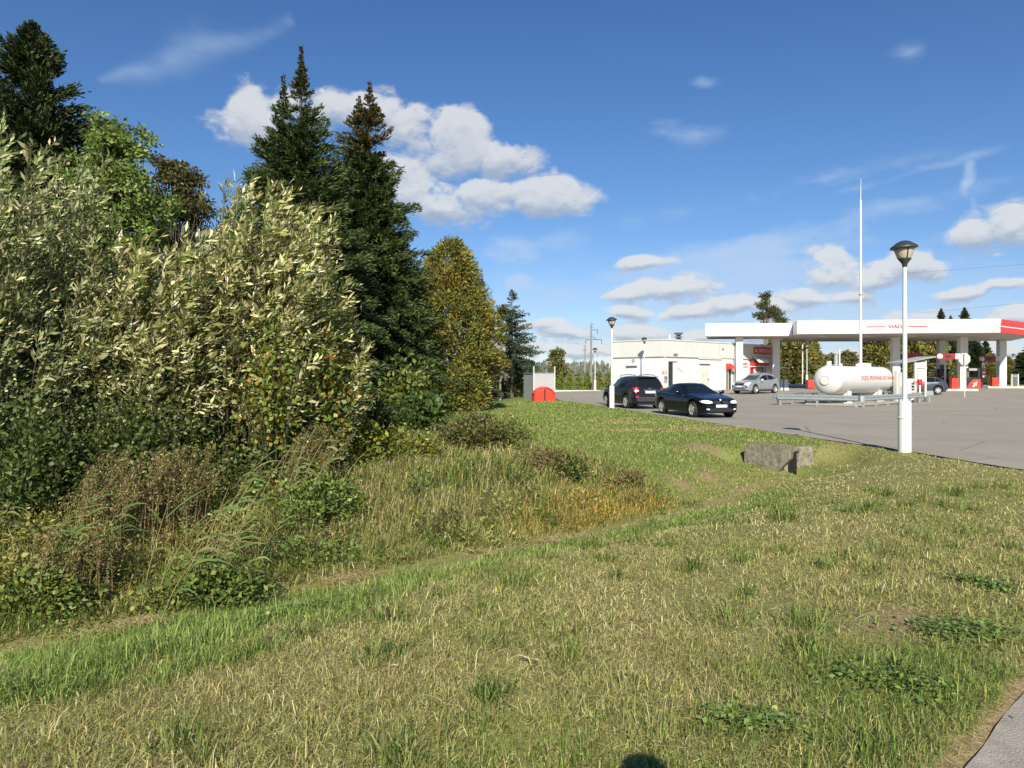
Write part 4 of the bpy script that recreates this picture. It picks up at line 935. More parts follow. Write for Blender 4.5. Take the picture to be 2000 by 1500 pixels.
def place(t, spec, Fw, Rw, side):
    """put the car so that the wheels of one side stand on the two given points"""
    Fw, Rw = np.array(Fw), np.array(Rw); h = unit(Fw - Rw); X = -h; Yv = np.array((-X[1], X[0])); L = spec['L']; tr = spec['W'] / 2 - .02
    O = (Fw + Rw) / 2 - X * ((spec['xf'] + spec['xr']) / 2 - L / 2) - Yv * tr * side
    t.location = (O[0], O[1], float(ramp(np.array(O[0]), np.array(O[1]))) + .002); t.rotation_euler = (0, 0, math.atan2(X[1], X[0]))
# --- black coupe, seen from its front
PB = carpaint('black_blue_paint', (.005, .0055, .008), .0, .2)
sp1 = dict(L=4.58, W=1.79, xf=.80, xr=3.56, rw=.325, wr=.565, paint=PB, mirror=(1.72, .92), spokes=5, hz=.80, handles=[2.85],
    top=[(0, .60), (.03, .66), (.12, .72), (.35, .785), (.8, .86), (1.35, .935), (1.5, .965), (2.2, 1.315), (2.45, 1.368), (2.8, 1.378), (3.2, 1.335), (3.9, 1.09), (4.05, 1.06), (4.4, 1.04), (4.53, .98), (4.58, .80)],
    belt=[(0, .56), (.12, .68), (.35, .74), (.8, .80), (1.4, .865), (2.5, .90), (3.6, .94), (4.1, .98), (4.5, .94), (4.58, .76)],
    half=[(0, .60), (.03, .66), (.10, .735), (.25, .81), (.6, .87), (1.0, .893), (3.6, .895), (4.1, .86), (4.4, .79), (4.54, .72), (4.58, .66)],
    low=[(0, .24), (.1, .19), (.5, .19), (1.3, .2), (3.0, .2), (4.2, .22), (4.58, .30)])
sp1['patches'] = [('windscreen', GLASS, 'F', [(-.62, .985, 1.14), (-.58, .985, 1.22), (-.50, .98, 1.30), (0, .975, 1.335), (.50, .98, 1.30), (.58, .985, 1.22), (.62, .985, 1.14)]),
    ('rear_window', GLASS, 'B', [(-.55, 1.10, 1.22), (0, 1.10, 1.32), (.55, 1.10, 1.22)]),
    ('side_window', GLASS, 'S', [(1.78, .945, .96), (2.05, .93, 1.12), (2.35, .93, 1.245), (2.68, .935, 1.275)]), ('side_window', GLASS, 'S', [(2.75, .935, 1.275), (3.05, .945, 1.25), (3.35, .96, 1.17), (3.66, .985, 1.0)]),
    ('window_trim', STEEL, 'S', [(1.72, .912, .922), (2.7, .916, .926), (3.7, .962, .972)], .009),
    ('air_intake', BLACK, 'F', [(-.55, .27, .36), (-.3, .26, .40), (.3, .26, .40), (.55, .27, .36)], .004), ('number_plate', PLATE, 'F', [(-.26, .43, .535), (.26, .43, .535)], .03), ('plate_band', BLUE, 'F', [(-.26, .43, .535), (-.215, .43, .535)], .033),
    ('skirt', BLACK, 'S', [(1.2, .20, .235), (3.15, .20, .235)], .004)]
sp1['patches'] += [('door_seam', BLACK, 'S', [(1.66, 0.3, 0.88), (1.674, 0.3, 0.88)], .004) for q_ in (1,)] + [('door_seam', BLACK, 'S', [(2.72, 0.3, 0.88), (2.734, 0.3, 0.88)], .004)]
sp1['mirrored'] = [('headlight', LENS, 'F', [(.40, .60, .665), (.52, .585, .70), (.66, .585, .715), (.76, .61, .70), (.80, .64, .68)], .012), ('grille', BLACK, 'F', [(.05, .555, .655), (.16, .55, .68), (.30, .56, .675), (.36, .59, .65)], .008),
    ('grille_surround', STEEL, 'F', [(.04, .655, .665), (.30, .678, .688)], .010), ('fog_light', LENS, 'F', [(.52, .33, .38), (.64, .335, .385)], .006), ('tail_light', TAIL, 'B', [(.48, .78, .92), (.70, .76, .92)], .008)]
car1, patch1 = make_car(sp1, 'glossy black coupe with bright headlights parked nearest along the kerb', 'car', 'parked_car')
MB().lathe([(0, 0), (.04, 0), (.035, .008), (0, .01)], 14, Matrix.Translation((.10 - 2.29, 0, .722)) @ Matrix.Rotation(R(-60), 4, 'Y')).build('bonnet_badge', PLATE, car1)
place(car1, sp1, (xa(1352, 28.6), 28.6), (xa(1291, 31.35), 31.35), 1)
# --- black SUV from behind
PS = carpaint('black_grey_paint', (.014, .0145, .016), .0, .25)
sp2 = dict(L=4.45, W=1.86, xf=.86, xr=3.46, rw=.355, wr=.62, paint=PS, mirror=(1.45, 1.02), spokes=5, hz=.92, handles=[2.15, 3.1], rails=(1.9, 3.95, 1.655),
    top=[(0, .66), (.04, .78), (.15, .90), (.5, .98), (.95, 1.05), (1.15, 1.09), (1.80, 1.56), (2.1, 1.63), (2.7, 1.675), (3.5, 1.665), (4.0, 1.62), (4.13, 1.58), (4.27, 1.30), (4.36, 1.10), (4.40, 1.02), (4.45, .84)],
    belt=[(0, .60), (.15, .82), (.5, .90), (1.1, .98), (2.0, 1.02), (3.4, 1.06), (4.2, 1.10), (4.36, 1.02), (4.45, .78)],
    half=[(0, .68), (.04, .74), (.15, .82), (.4, .89), (.8, .925), (3.5, .93), (4.0, .905), (4.25, .87), (4.38, .84), (4.45, .80)],
    low=[(0, .30), (.3, .24), (1.4, .25), (3.0, .25), (4.2, .27), (4.38, .33), (4.45, .38)])
sp2['patches'] = [('windscreen', GLASS, 'F', [(-.66, 1.12, 1.35), (-.56, 1.12, 1.52), (0, 1.12, 1.58), (.56, 1.12, 1.52), (.66, 1.12, 1.35)]),
    ('rear_window', GLASS, 'B', [(-.66, 1.13, 1.30), (-.60, 1.11, 1.50), (-.52, 1.10, 1.565), (0, 1.09, 1.59), (.52, 1.10, 1.565), (.60, 1.11, 1.50), (.66, 1.13, 1.30)]),
    ('side_window', GLASSC, 'S', [(1.50, 1.07, 1.09), (1.85, 1.06, 1.38), (2.1, 1.06, 1.50), (2.42, 1.065, 1.535)]), ('side_window', GLASS, 'S', [(2.50, 1.07, 1.535), (3.0, 1.075, 1.53), (3.28, 1.09, 1.51)]), ('side_window', GLASS, 'S', [(3.38, 1.10, 1.50), (3.7, 1.12, 1.44), (3.93, 1.16, 1.30)]),
    ('number_plate', PLATE, 'B', [(-.27, .80, .905), (.27, .80, .905)], .03), ('plate_light_bar', STEEL, 'B', [(-.34, .935, .965), (.34, .935, .965)], .02),
    ('bumper_strip', mat('bumper_plastic', (.03, .03, .032), .6), 'B', [(-.70, .38, .56), (.70, .38, .56)], .012), ('chrome_line', STEEL, 'B', [(-.76, .573, .585), (.76, .573, .585)], .012), ('tailgate_seam', BLACK, 'B', [(-.66, .705, .715), (.66, .705, .715)], .005), ('badge', STEEL, 'B', [(-.05, 1.02, 1.06), (.05, 1.02, 1.06)], .010),
    ('sill_trim', DGREY, 'S', [(1.3, .26, .36), (3.05, .26, .36)], .006)]
sp2['patches'] += [('door_seam', BLACK, 'S', [(1.42, 0.4, 1), (1.434, 0.4, 1)], .004) for q_ in (1,)] + [('door_seam', BLACK, 'S', [(2.46, 0.4, 1), (2.474, 0.4, 1)], .004)]
sp2['mirrored'] = [('tail_light', TAIL, 'B', [(.60, .90, 1.06), (.68, .86, 1.10), (.80, .84, 1.10), (.855, .90, 1.06)], .012), ('reverse_light', LENS, 'B', [(.62, .90, .95), (.82, .88, .95)], .016), ('reflector', TAIL, 'B', [(.62, .60, .67), (.78, .60, .67)], .012), ('headlight', LENS, 'F', [(.45, .74, .86), (.72, .76, .88)], .01)]
car2, _ = make_car(sp2, 'black SUV with roof rails seen from behind beside the street lamp', 'car', 'parked_car')
MB().box(4.13 - 2.225, 4.30 - 2.225, -.55, .55, 1.60, 1.635).build('roof_spoiler', PS, car2, bevel=.012)
place(car2, sp2, (xa(1184.5, 38.8), 38.8), (xa(1221, 36.35), 36.35), -1)
# --- silver crossover
PV = carpaint('silver_paint', (.42, .43, .43), .55, .28)
sp3 = dict(L=4.63, W=1.89, xf=.90, xr=3.68, rw=.36, wr=.60, paint=PV, mirror=(1.62, 1.06), spokes=5, hz=.92, handles=[2.35, 3.2], mirrorm=PLATE, rails=(2.1, 4.0, 1.66),
    top=[(0, .74), (.03, .84), (.15, .93), (.5, 1.0), (1.0, 1.07), (1.25, 1.11), (2.05, 1.56), (2.4, 1.66), (2.9, 1.695), (3.5, 1.66), (4.05, 1.54), (4.3, 1.30), (4.45, 1.12), (4.58, 1.02), (4.63, .84)],
    belt=[(0, .68), (.15, .86), (.5, .93), (1.2, 1.01), (2.2, 1.06), (3.4, 1.13), (4.2, 1.19), (4.5, 1.05), (4.63, .8)],
    half=[(0, .66), (.04, .73), (.15, .82), (.4, .90), (.8, .94), (3.7, .945), (4.2, .90), (4.5, .84), (4.63, .74)],
    low=[(0, .32), (.2, .24), (1.4, .26), (3.2, .26), (4.2, .28), (4.63, .40)])
sp3['patches'] = [('windscreen', GLASSC, 'F', [(-.68, 1.14, 1.33), (-.56, 1.14, 1.53), (0, 1.14, 1.60), (.56, 1.14, 1.53), (.68, 1.14, 1.33)]), ('rear_window', GLASS, 'B', [(-.55, 1.22, 1.42), (0, 1.2, 1.5), (.55, 1.22, 1.42)]),
    ('side_window', GLASS, 'S', [(1.62, 1.09, 1.11), (2.0, 1.10, 1.38), (2.35, 1.11, 1.50), (2.72, 1.13, 1.54)]), ('side_window', GLASS, 'S', [(2.79, 1.14, 1.54), (3.3, 1.16, 1.51), (3.55, 1.18, 1.47)]), ('side_window', GLASS, 'S', [(3.62, 1.19, 1.455), (3.85, 1.23, 1.42), (4.08, 1.30, 1.33)]),
    ('grille', BLACK, 'F', [(-.40, .74, .87), (-.36, .68, .88), (.36, .68, .88), (.40, .74, .87)], .008), ('grille_bar', STEEL, 'F', [(-.30, .85, .865), (.30, .72, .735)], .016), ('number_plate', PLATE, 'F', [(-.26, .54, .645), (.26, .54, .645)], .02),
    ('air_intake', BLACK, 'F', [(-.50, .42, .50), (.50, .42, .50)], .006), ('bumper_strip', DGREY, 'F', [(-.72, .27, .36), (.72, .27, .36)], .008), ('sill_trim', DGREY, 'S', [(1.35, .27, .40), (3.25, .27, .40)], .006)]
sp3['patches'] += [('door_seam', BLACK, 'S', [(1.56, 0.42, 1.05), (1.574, 0.42, 1.05)], .004) for q_ in (1,)] + [('door_seam', BLACK, 'S', [(2.76, 0.42, 1.05), (2.774, 0.42, 1.05)], .004)]
sp3['mirrored'] = [('headlight', LENS, 'F', [(.48, .74, .87), (.60, .72, .90), (.76, .74, .93), (.84, .80, .93)], .012), ('fog_light', BLACK, 'F', [(.56, .50, .62), (.74, .54, .62)], .008), ('tail_light', TAIL, 'B', [(.62, .95, 1.3), (.80, .9, 1.15)], .01)]
car3, _ = make_car(sp3, 'silver crossover parked before the shop front beside the canopy column', 'car', 'parked_car')
place(car3, sp3, (xa(1476, 57.6), 57.6), (xa(1514, 59.3), 59.3), -1)
# --- grey hatchback
PG = carpaint('slate_grey_paint', (.075, .09, .105), .45, .25)
sp4 = dict(L=4.21, W=1.77, xf=.86, xr=3.44, rw=.32, wr=.57, paint=PG, mirror=(1.5, .96), spokes=6, hz=.84, handles=[2.2, 3.0],
    top=[(0, .62), (.04, .70), (.15, .78), (.5, .86), (1.1, .96), (1.25, 1.0), (2.0, 1.38), (2.4, 1.43), (3.0, 1.42), (3.6, 1.33), (3.9, 1.18), (4.08, 1.0), (4.16, .92), (4.21, .74)],
    belt=[(0, .56), (.15, .72), (.5, .80), (1.2, .90), (2.2, .94), (3.6, 1.0), (4.1, .94), (4.21, .70)],
    half=[(0, .62), (.05, .70), (.2, .80), (.5, .86), (1.0, .88), (3.5, .885), (3.9, .84), (4.12, .77), (4.21, .68)], low=[(0, .26), (.3, .2), (1.3, .21), (3.0, .21), (4.0, .25), (4.21, .34)])
sp4['patches'] = [('windscreen', GLASS, 'F', [(-.6, 1.03, 1.2), (0, 1.02, 1.36), (.6, 1.03, 1.2)]), ('rear_window', GLASS, 'B', [(-.55, 1.03, 1.2), (0, 1.02, 1.30), (.55, 1.03, 1.2)]), ('side_window', GLASS, 'S', [(1.55, .98, 1.0), (2.0, .98, 1.25), (2.3, .985, 1.32), (2.55, .99, 1.325)]),
    ('side_window', GLASS, 'S', [(2.63, .99, 1.325), (3.0, 1.0, 1.31), (3.22, 1.01, 1.28)]), ('side_window', GLASS, 'S', [(3.29, 1.02, 1.26), (3.5, 1.04, 1.2), (3.68, 1.08, 1.12)]), ('number_plate', PLATE, 'B', [(-.26, .62, .72), (.26, .62, .72)], .02)]
sp4['patches'] += [('door_seam', BLACK, 'S', [(1.46, 0.32, 0.92), (1.474, 0.32, 0.92)], .004) for q_ in (1,)] + [('door_seam', BLACK, 'S', [(2.6, 0.32, 0.92), (2.614, 0.32, 0.92)], .004)]
sp4['mirrored'] = [('tail_light', TAIL, 'B', [(.50, .72, .90), (.74, .70, .88)], .012), ('headlight', LENS, 'F', [(.4, .64, .74), (.72, .66, .76)], .01)]
car4, _ = make_car(sp4, 'slate grey hatchback at the pumps, half hidden by the tank cabinets', 'car', 'parked_car')
place(car4, sp4, (xa(1829, 56.6) - 2.5, 56.9), (xa(1829, 56.6), 56.4), -1)
for o in (car1, car2, car3, car4): o['group'] = 'cars parked on the forecourt'
# ------------------------------------------------------------------ the photographer, whose shadow falls on the grass
def person():
    J = {'pelvis': (0, 0, .98, .15), 'belly': (0, .01, 1.15, .15), 'chest': (0, .0, 1.36, .17), 'neck': (0, .0, 1.53, .065), 'head1': (0, .02, 1.63, .088), 'head2': (0, .02, 1.74, .098), 'head3': (0, .01, 1.84, .07),
         'shl': (-.19, 0, 1.47, .07), 'ell': (-.25, -.06, 1.18, .048), 'wrl': (-.24, .02, .95, .034), 'shr': (.19, 0, 1.47, .07), 'elr': (.27, -.03, 1.18, .048), 'wrr': (.28, .08, .95, .034),
         'hpl': (-.10, 0, .93, .10), 'knl': (-.11, .02, .50, .065), 'anl': (-.12, -.02, .09, .045), 'tol': (-.13, .16, .04, .04), 'hpr': (.10, 0, .93, .10), 'knr': (.11, .02, .50, .065), 'anr': (.12, -.02, .09, .045), 'tor': (.13, .16, .04, .04)}
    E = [('pelvis', 'belly'), ('belly', 'chest'), ('chest', 'neck'), ('neck', 'head1'), ('head1', 'head2'), ('head2', 'head3'), ('chest', 'shl'), ('shl', 'ell'), ('ell', 'wrl'), ('chest', 'shr'), ('shr', 'elr'), ('elr', 'wrr'),
         ('pelvis', 'hpl'), ('hpl', 'knl'), ('knl', 'anl'), ('anl', 'tol'), ('pelvis', 'hpr'), ('hpr', 'knr'), ('knr', 'anr'), ('anr', 'tor')]
    # palms and five fingers on each side
    for s_, wk, dirv in ((-1, 'wrl', Vector((0, .15, -1)).normalized()), (1, 'wrr', Vector((0, .25, -1)).normalized())):
        w0 = Vector(J[wk][:3]); side_ = Vector((0, 1, 0)); pk = wk + 'p'; J[pk] = (*(w0 + dirv * .07), .03); E.append((wk, pk))
        for i, ln in enumerate((.05, .085, .095, .088, .07)):
            b_ = w0 + dirv * (.03 if i == 0 else .085) + side_ * (.022 * (i - 2.2)); dv = (dirv * .5 - side_ * .9).normalized() if i == 0 else dirv
            ka, kb, kc = f'{wk}{i}a', f'{wk}{i}b', f'{wk}{i}c'
            J[ka] = (*(b_ + dv * .01), .010); J[kb] = (*(b_ + dv * ln * .55), .009); J[kc] = (*(b_ + dv * ln + Vector((0, .02, 0))), .008); E += [(pk, ka), (ka, kb), (kb, kc)]
    ks = list(J); me = bpy.data.meshes.new('person'); me.from_pydata([J[k_][:3] for k_ in ks], [(ks.index(a), ks.index(b)) for a, b in E], [])
    o = bpy.data.objects.new('person', me); COL.objects.link(o); o.modifiers.new('skin', 'SKIN'); sk = me.skin_vertices[0].data if me.skin_vertices else None
    if sk is None:
        bpy.context.view_layer.objects.active = o; bpy.ops.object.modifier_add(type='SKIN'); o.modifiers.remove(o.modifiers[-1]); sk = me.skin_vertices[0].data
    for i, k_ in enumerate(ks): sk[i].radius = (J[k_][3],) * 2; sk[i].use_root = (i == 0)
    sb = o.modifiers.new('smooth', 'SUBSURF'); sb.levels = sb.render_levels = 2
    me.materials.append(CLOTH); return tag(o, 'standing person in dark clothes whose head shadow falls on the grass', 'person')
pr = person(); pr.location = (.46, .18, zg(.46, .18) + .0); pr.scale = (1.04, 1.04, 1.04)
h_ = MB().lathe([(.105, 1.70), (.115, 1.76), (.112, 1.83), (.09, 1.885), (.05, 1.91), (0, 1.915)], 20, Matrix.Translation((0, .01, 0))).build('hair', mat('dark_hair', (.03, .02, .015), .8), pr)
f_ = MB(); f_.lathe([(0, .10), (.05, .09), (.085, .04), (.092, 0), (.08, -.06), (.05, -.105), (0, -.12)], 16, Matrix.Translation((0, .035, 1.72))); f_.add([(-.012, .12, 1.70), (.012, .12, 1.70), (0, .145, 1.69), (0, .115, 1.75)], [(0, 1, 2), (0, 2, 3), (1, 3, 2)]); f_.build('face', SKIN, pr)
# ------------------------------------------------------------------ plants
LEAF = leafmat('leaf_tissue', .30, .45, .35)
WILLOW = leafmat('willow_leaf', .24, .52, .22, (1.0, 1.0, .6))
NEEDLE = leafmat('needle_tissue', .10, .6, .2)
BLADE = leafmat('grass_blade', .35, .55, .25, (1.0, 1.05, .6))
def colmix(n, cols, jit=.25):
    c = np.array(cols)[rng.integers(0, len(cols), n)]; return np.clip(c * (1 + jit * rng.normal(size=(n, 1))) * (1 + .06 * rng.normal(size=(n, 3))), .004, .9)
def trunk(par, H, r, m=BARK, lean=(0, 0), z0=-.3, name='trunk'):
    pts = [(lean[0] * s ** 1.5, lean[1] * s ** 1.5, z0 + (H - z0) * s) for s in np.linspace(0, 1, 8)]
    return MB().tube(pts, [r * (1.25 if i == 0 else 1) * (1 - .97 * s) + .004 for i, s in enumerate(np.linspace(0, 1, 8))], 10).build(name, m, par)
def conifer_parts(H, Rm, prof, cols, nb=420, z0=.4, droop=.35, tw=.07, dens=150, tip=None, lean=0, seed=0, off=(0, 0), asym=None, twl=.26, hang=1.0):
    """branch sprays of a spruce or fir: many narrow needle twigs on drooping branches"""
    g = np.random.default_rng(seed)
    t = 1 - np.sqrt(g.random(nb) * .995 + .005); t = np.clip(t * .92 + g.random(nb) * .08, 0, .995); kx = nb // 7; t[:kx] = .86 + .135 * g.random(kx); t = np.sort(t)
    zb = z0 + (H - z0) * t; az_ = g.random(nb) * 2 * math.pi
    rl = Rm * np.interp(t, *zip(*prof)) * (.62 + .5 * g.random(nb) ** .8)
    out_ = g.random(nb) < .07; rl = np.maximum(np.where(out_, rl * 1.28, rl), .06)
    if asym is not None: rl = rl * asym(az_, t)
    ka = np.maximum((dens * rl).astype(int), 6); bi = np.repeat(np.arange(nb), ka); n = len(bi)
    s = g.random(n) ** .7
    L = rl[bi]; tb = t[bi]
    up0 = .75 * tb - .10 ; dz = (up0 * s - droop * (1 - tb) * s ** 2 * 1.3 + .25 * (1 - tb) * s ** 3) * L
    ca, sa = np.cos(az_[bi]), np.sin(az_[bi])
    C = np.stack([off[0] + ca * L * s, off[1] + sa * L * s, zb[bi] + dz], 1)
    side = g.choice([-1, 1], n); spread = (1.0 - .75 * s) * (.35 + .6 * g.random(n))
    D = np.stack([ca * (1 - spread) - sa * side * spread, sa * (1 - spread) + ca * side * spread, up0 * .5 + .30 * g.normal(size=n) + .18 - .25 * (1 - tb) * hang], 1) + g.normal(0, .18, (n, 3))
    C = C + g.normal(0, .05, (n, 3)) * np.minimum(L, 1.2)[:, None]
    TL = (twl * (.45 + .8 * (1 - s)) * np.minimum(1, L / 1.1 + .12)) * (.6 + .8 * g.random(n)) + .035
    c = colmix(n, cols, .22)
    if tip is not None: k = (tb > tip[0]) & (g.random(n) < tip[2] * np.minimum(1, (tb - tip[0]) / .08 + .3)); c[k] = colmix(int(k.sum()), tip[1], .2)
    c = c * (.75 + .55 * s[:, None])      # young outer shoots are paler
    return C, D, TL, tw * (.7 + .6 * g.random(n)), c
def leader(C, H, off=(0, 0), n=26):      # the bare upright shoot
    return np.stack([np.full(n, off[0]), np.full(n, off[1]), np.linspace(H - 1.1, H - .05, n)], 1)
FIR = [(.030, .048, .015), (.045, .068, .020), (.065, .092, .026), (.04, .056, .026), (.10, .125, .035), (.035, .055, .016)]
SPR = [(.030, .046, .018), (.045, .064, .024), (.06, .08, .03)]
def put_conifer(name, label, cat, loc, stems, cols, group=None, **kw):
    t = thing(name, label, cat, loc, 0, group); acc = []
    for (H, Rm, prof, off, sd, extra) in stems:
        acc.append(conifer_parts(H, Rm, prof, cols, seed=sd, off=off, **{**kw, **extra}))
        P = leader(None, H, off); n = len(P); D = np.stack([rng.normal(0, .5, n), rng.normal(0, .5, n), np.full(n, .9)], 1)
        acc.append((P, D, np.full(n, .16), np.full(n, .035), colmix(n, cols)))
        trunk(t, H, .018 * H, BARK) if off == (0, 0) else MB().tube([(off[0] * .2, off[1] * .2, 1.5), (off[0], off[1], 5), (off[0], off[1], H)], [.14, .11, .015], 8).build('trunk', BARK, t)
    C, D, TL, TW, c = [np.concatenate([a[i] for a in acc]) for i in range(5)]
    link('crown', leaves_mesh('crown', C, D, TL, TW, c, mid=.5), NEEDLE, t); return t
firA = [(0, 1.0), (.15, 1.0), (.35, .86), (.55, .64), (.70, .46), (.79, .28), (.85, .15), (.92, .06), (1, .012)]
firB = [(0, 1.0), (.2, .98), (.38, .80), (.55, .56), (.70, .42), (.79, .33), (.86, .20), (.93, .08), (1, .012)]
BROWN = [(.12, .075, .035), (.09, .06, .03), (.15, .095, .045), (.07, .065, .025)]
ha = za(92, 24)
put_conifer('fir_tree', 'tall dark twin topped fir rising behind the pale willow bushes', 'tree', (xa(588, 24), 24, 0),
            [(ha, 2.75, firA, (0, 0), 1, dict(nb=820, tip=(.80, BROWN, .38))), (za(146, 24.2), 2.1, firA, (-.66, .2), 2, dict(nb=600, z0=1.5))], FIR, 'tall dark firs left of the golden thuja', tw=.045, dens=108, droop=.42)
put_conifer('fir_tree', 'tall dark fir with rusty brown top between the twin fir and golden thuja', 'tree', (xa(722, 28), 28, 0),
            [(za(160, 28), 2.75, firB, (0, 0), 3, dict(nb=820, tip=(.72, BROWN, .6))), (za(190, 28.2), 2.2, firB, (-.46, .1), 4, dict(nb=480, z0=4, tip=(.72, BROWN, .6)))], FIR, 'tall dark firs left of the golden thuja', tw=.048, dens=108, droop=.45)
sprP = [(0, 1.0), (.2, .95), (.45, .74), (.65, .52), (.82, .30), (.93, .13), (1, .02)]
spr0 = put_conifer('spruce_tree', 'dark spruce towering over the willow at the left edge of the photo', 'tree', (xa(62, 22), 22, 0), [(za(42, 22), 3.9, sprP, (0, 0), 5, dict(nb=1150))], SPR, None, tw=.055, dens=90, droop=.55, hang=2.2)
put_conifer('spruce_tree', 'small spruce with long right hand branches near the grey shed', 'tree', (xa(1000, 53), 53, 0), [(za(566, 53), 2.3, [(0, .62), (.12, .95), (.3, .9), (.5, .66), (.7, .42), (.85, .22), (1, .03)], (0, 0), 6,
            dict(nb=300, z0=1.9, asym=lambda a, t_: np.where(np.cos(a) > -.2, 1.0, np.where(t_ > .6, .9, .42))))], [(.040, .060, .034), (.06, .085, .05), (.085, .105, .07)], None, tw=.07, dens=38, droop=.40)
put_conifer('spruce_tree', 'slim spruce top showing behind the golden thuja', 'tree', (xa(941, 46), 46, 0), [(za(540, 46), 1.3, sprP, (0, 0), 7, dict(nb=200))], [(.05, .055, .02), (.07, .07, .03)], None, tw=.10, dens=60)

def thuja_mesh(H, Rm, n, cols, seed, top=1.6, lw=(.26, .10), zb=.05, nc=520):
    """ragged thuja crown: flat sprays gathered in uneven tufts over the shell"""
    g = np.random.default_rng(seed); t = g.random(nc) ** .9; a = g.random(nc) * 2 * math.pi
    prof = np.interp(t, [0, .08, .25, .5, .75, .9, 1], [.62, .82, 1.0, .93, .68, .42, .10]) if top > 1 else np.interp(t, [0, .1, .4, .7, .9, 1], [.75, 1.0, .86, .52, .22, .03])
    lump = 1 + .42 * (vnoise(a * 1.9 + 5, t * H * 1.0, .8, seed % 7) - .5) + .12 * g.normal(size=nc)
    r = Rm * prof * lump * (1 - .5 * g.random(nc) ** 2.5); K = np.stack([r * np.cos(a), r * np.sin(a), zb + (H - zb) * t], 1)
    rad = Rm * (.09 + .13 * g.random(nc)) * np.minimum(1, prof + .3); tone = 1 + .20 * g.normal(size=nc); brown = vnoise(a * 3, K[:, 2] * 1.2, .9, 12) + .15 * g.normal(size=nc) > .74
    w_ = rad ** 2; ci = g.choice(nc, n, p=w_ / w_.sum()); o_ = unit(g.normal(size=(n, 3))) * (g.random((n, 1)) ** .5)
    C = K[ci] + o_ * rad[ci][:, None] * np.array((1, 1, 1.25)); out_ = np.stack([np.cos(a[ci]), np.sin(a[ci]), .7 + 0 * a[ci]], 1)
    D = out_ * .6 + o_ * .5 + g.normal(0, .42, (n, 3)); C[:, 2] = np.maximum(C[:, 2], .02)
    c = colmix(n, cols, .18) * np.clip(tone, .6, 1.5)[ci][:, None]; k = brown[ci]; c[k] = c[k] * np.array((1.15, .92, .8))
    return leaves_mesh('crown', C, D, lw[0] * (.5 + .9 * g.random(n)), lw[1] * (.6 + .8 * g.random(n)), np.clip(c, 0.004, .8))
GOLD = [(.21, .205, .045), (.16, .175, .04), (.27, .255, .065), (.12, .145, .032), (.20, .18, .045)]
t = thing('golden_thuja', 'big golden green thuja standing right of the dark firs', 'tree', (xa(882, 34), 34, 0)); trunk(t, 6, .16)
MB().tube([(.9, -.3, -.2), (1.0, -.3, 1.4), (.8, -.2, 3.5)], [.14, .12, .05], 8).build('trunk', BARK, t)
link('crown', thuja_mesh(za(468, 34), 1.95, 75000, GOLD, 21, lw=(.17, .06), nc=1300), NEEDLE, t)
k = [o for o in t.children if o.name.startswith('crown')][0]

def clump_tree(name, label, loc, H, cc, cols, nl, ls, m=LEAF, group=None, rt=.14, bark=BARK, cat='tree', clr=.55, nclump=60, lw=.55, seed=0):
    """broadleaf crown: leaves gathered on many small sprays inside the listed ellipsoids (x,y,z,rx,ry,rz)"""
    g = np.random.default_rng(seed + 500); t = thing(name, label, cat, loc, 0, group); trunk(t, H * .8, rt, bark); Cs = []; br = MB()
    for (x, y, z, rx, ry, rz) in cc:
        k_ = max(3, int(nclump * (rx * ry * rz) ** .5)); d_ = unit(g.normal(size=(k_, 3))) * (g.random((k_, 1)) ** .45)
        p = np.array((x, y, z)) + d_ * np.array((rx, ry, rz)); Cs.append(p)
        for q_ in p[:: max(1, k_ // 7)]: br.tube([(0, 0, max(.5, q_[2] * .45)), (q_[0] * .55, q_[1] * .55, q_[2] * .75), tuple(q_)], [rt * .35, rt * .2, .012], 5, False)
    br.build('branches', bark, t)
    Cs = np.concatenate(Cs); ci = g.integers(0, len(Cs), nl); o_ = unit(g.normal(size=(nl, 3))) * (g.random((nl, 1)) ** .6) * np.array((clr, clr, clr * .7))
    P = Cs[ci] + o_; D = o_ / clr + g.normal(0, .5, (nl, 3)) + np.array((0, 0, -.15))
    c = colmix(nl, cols, .15) * (1 + .18 * g.normal(size=(len(Cs), 1)))[ci]
    link('crown', leaves_mesh('crown', P, D, ls * (.6 + .8 * g.random(nl)), ls * lw * (.6 + .8 * g.random(nl)), np.clip(c, .005, .8)), m, t); return t
clump_tree('broadleaf_tree', 'bright green broadleaf tree between the left spruce and the firs', (xa(232, 20), 20, 0), za(225, 20),
           [(-.3, 0, za(262, 20), .55, .6, .6), (.3, 0, za(310, 20), .95, 1.0, .8), (-.6, 0, za(360, 20), .9, 1.0, .9), (.6, .2, za(395, 20), .9, 1.0, .9), (-.2, 0, za(470, 20), 1.3, 1.2, 1.2), (.2, 0, za(570, 20), 1.4, 1.2, 1.2)],
           [(.15, .22, .05), (.20, .27, .07), (.11, .17, .04), (.25, .29, .09)], 24000, .13, nclump=44, clr=.27, seed=1)
clump_tree('broadleaf_tree', 'olive brown round topped tree right of the bright green one', (xa(335, 25), 25, 0), za(300, 25),
           [(-.1, 0, za(325, 25), .6, .6, .45), (.5, 0, za(355, 25), .6, .6, .4), (-.2, 0, za(390, 25), 1.2, 1.0, .7), (.7, 0, za(405, 25), .9, .8, .6), (0, 0, za(480, 25), 1.7, 1.3, 1.2), (.3, 0, za(590, 25), 1.8, 1.3, 1.6)],
           [(.10, .10, .032), (.08, .088, .028), (.13, .115, .04)], 20000, .13, nclump=40, clr=.30, seed=2)
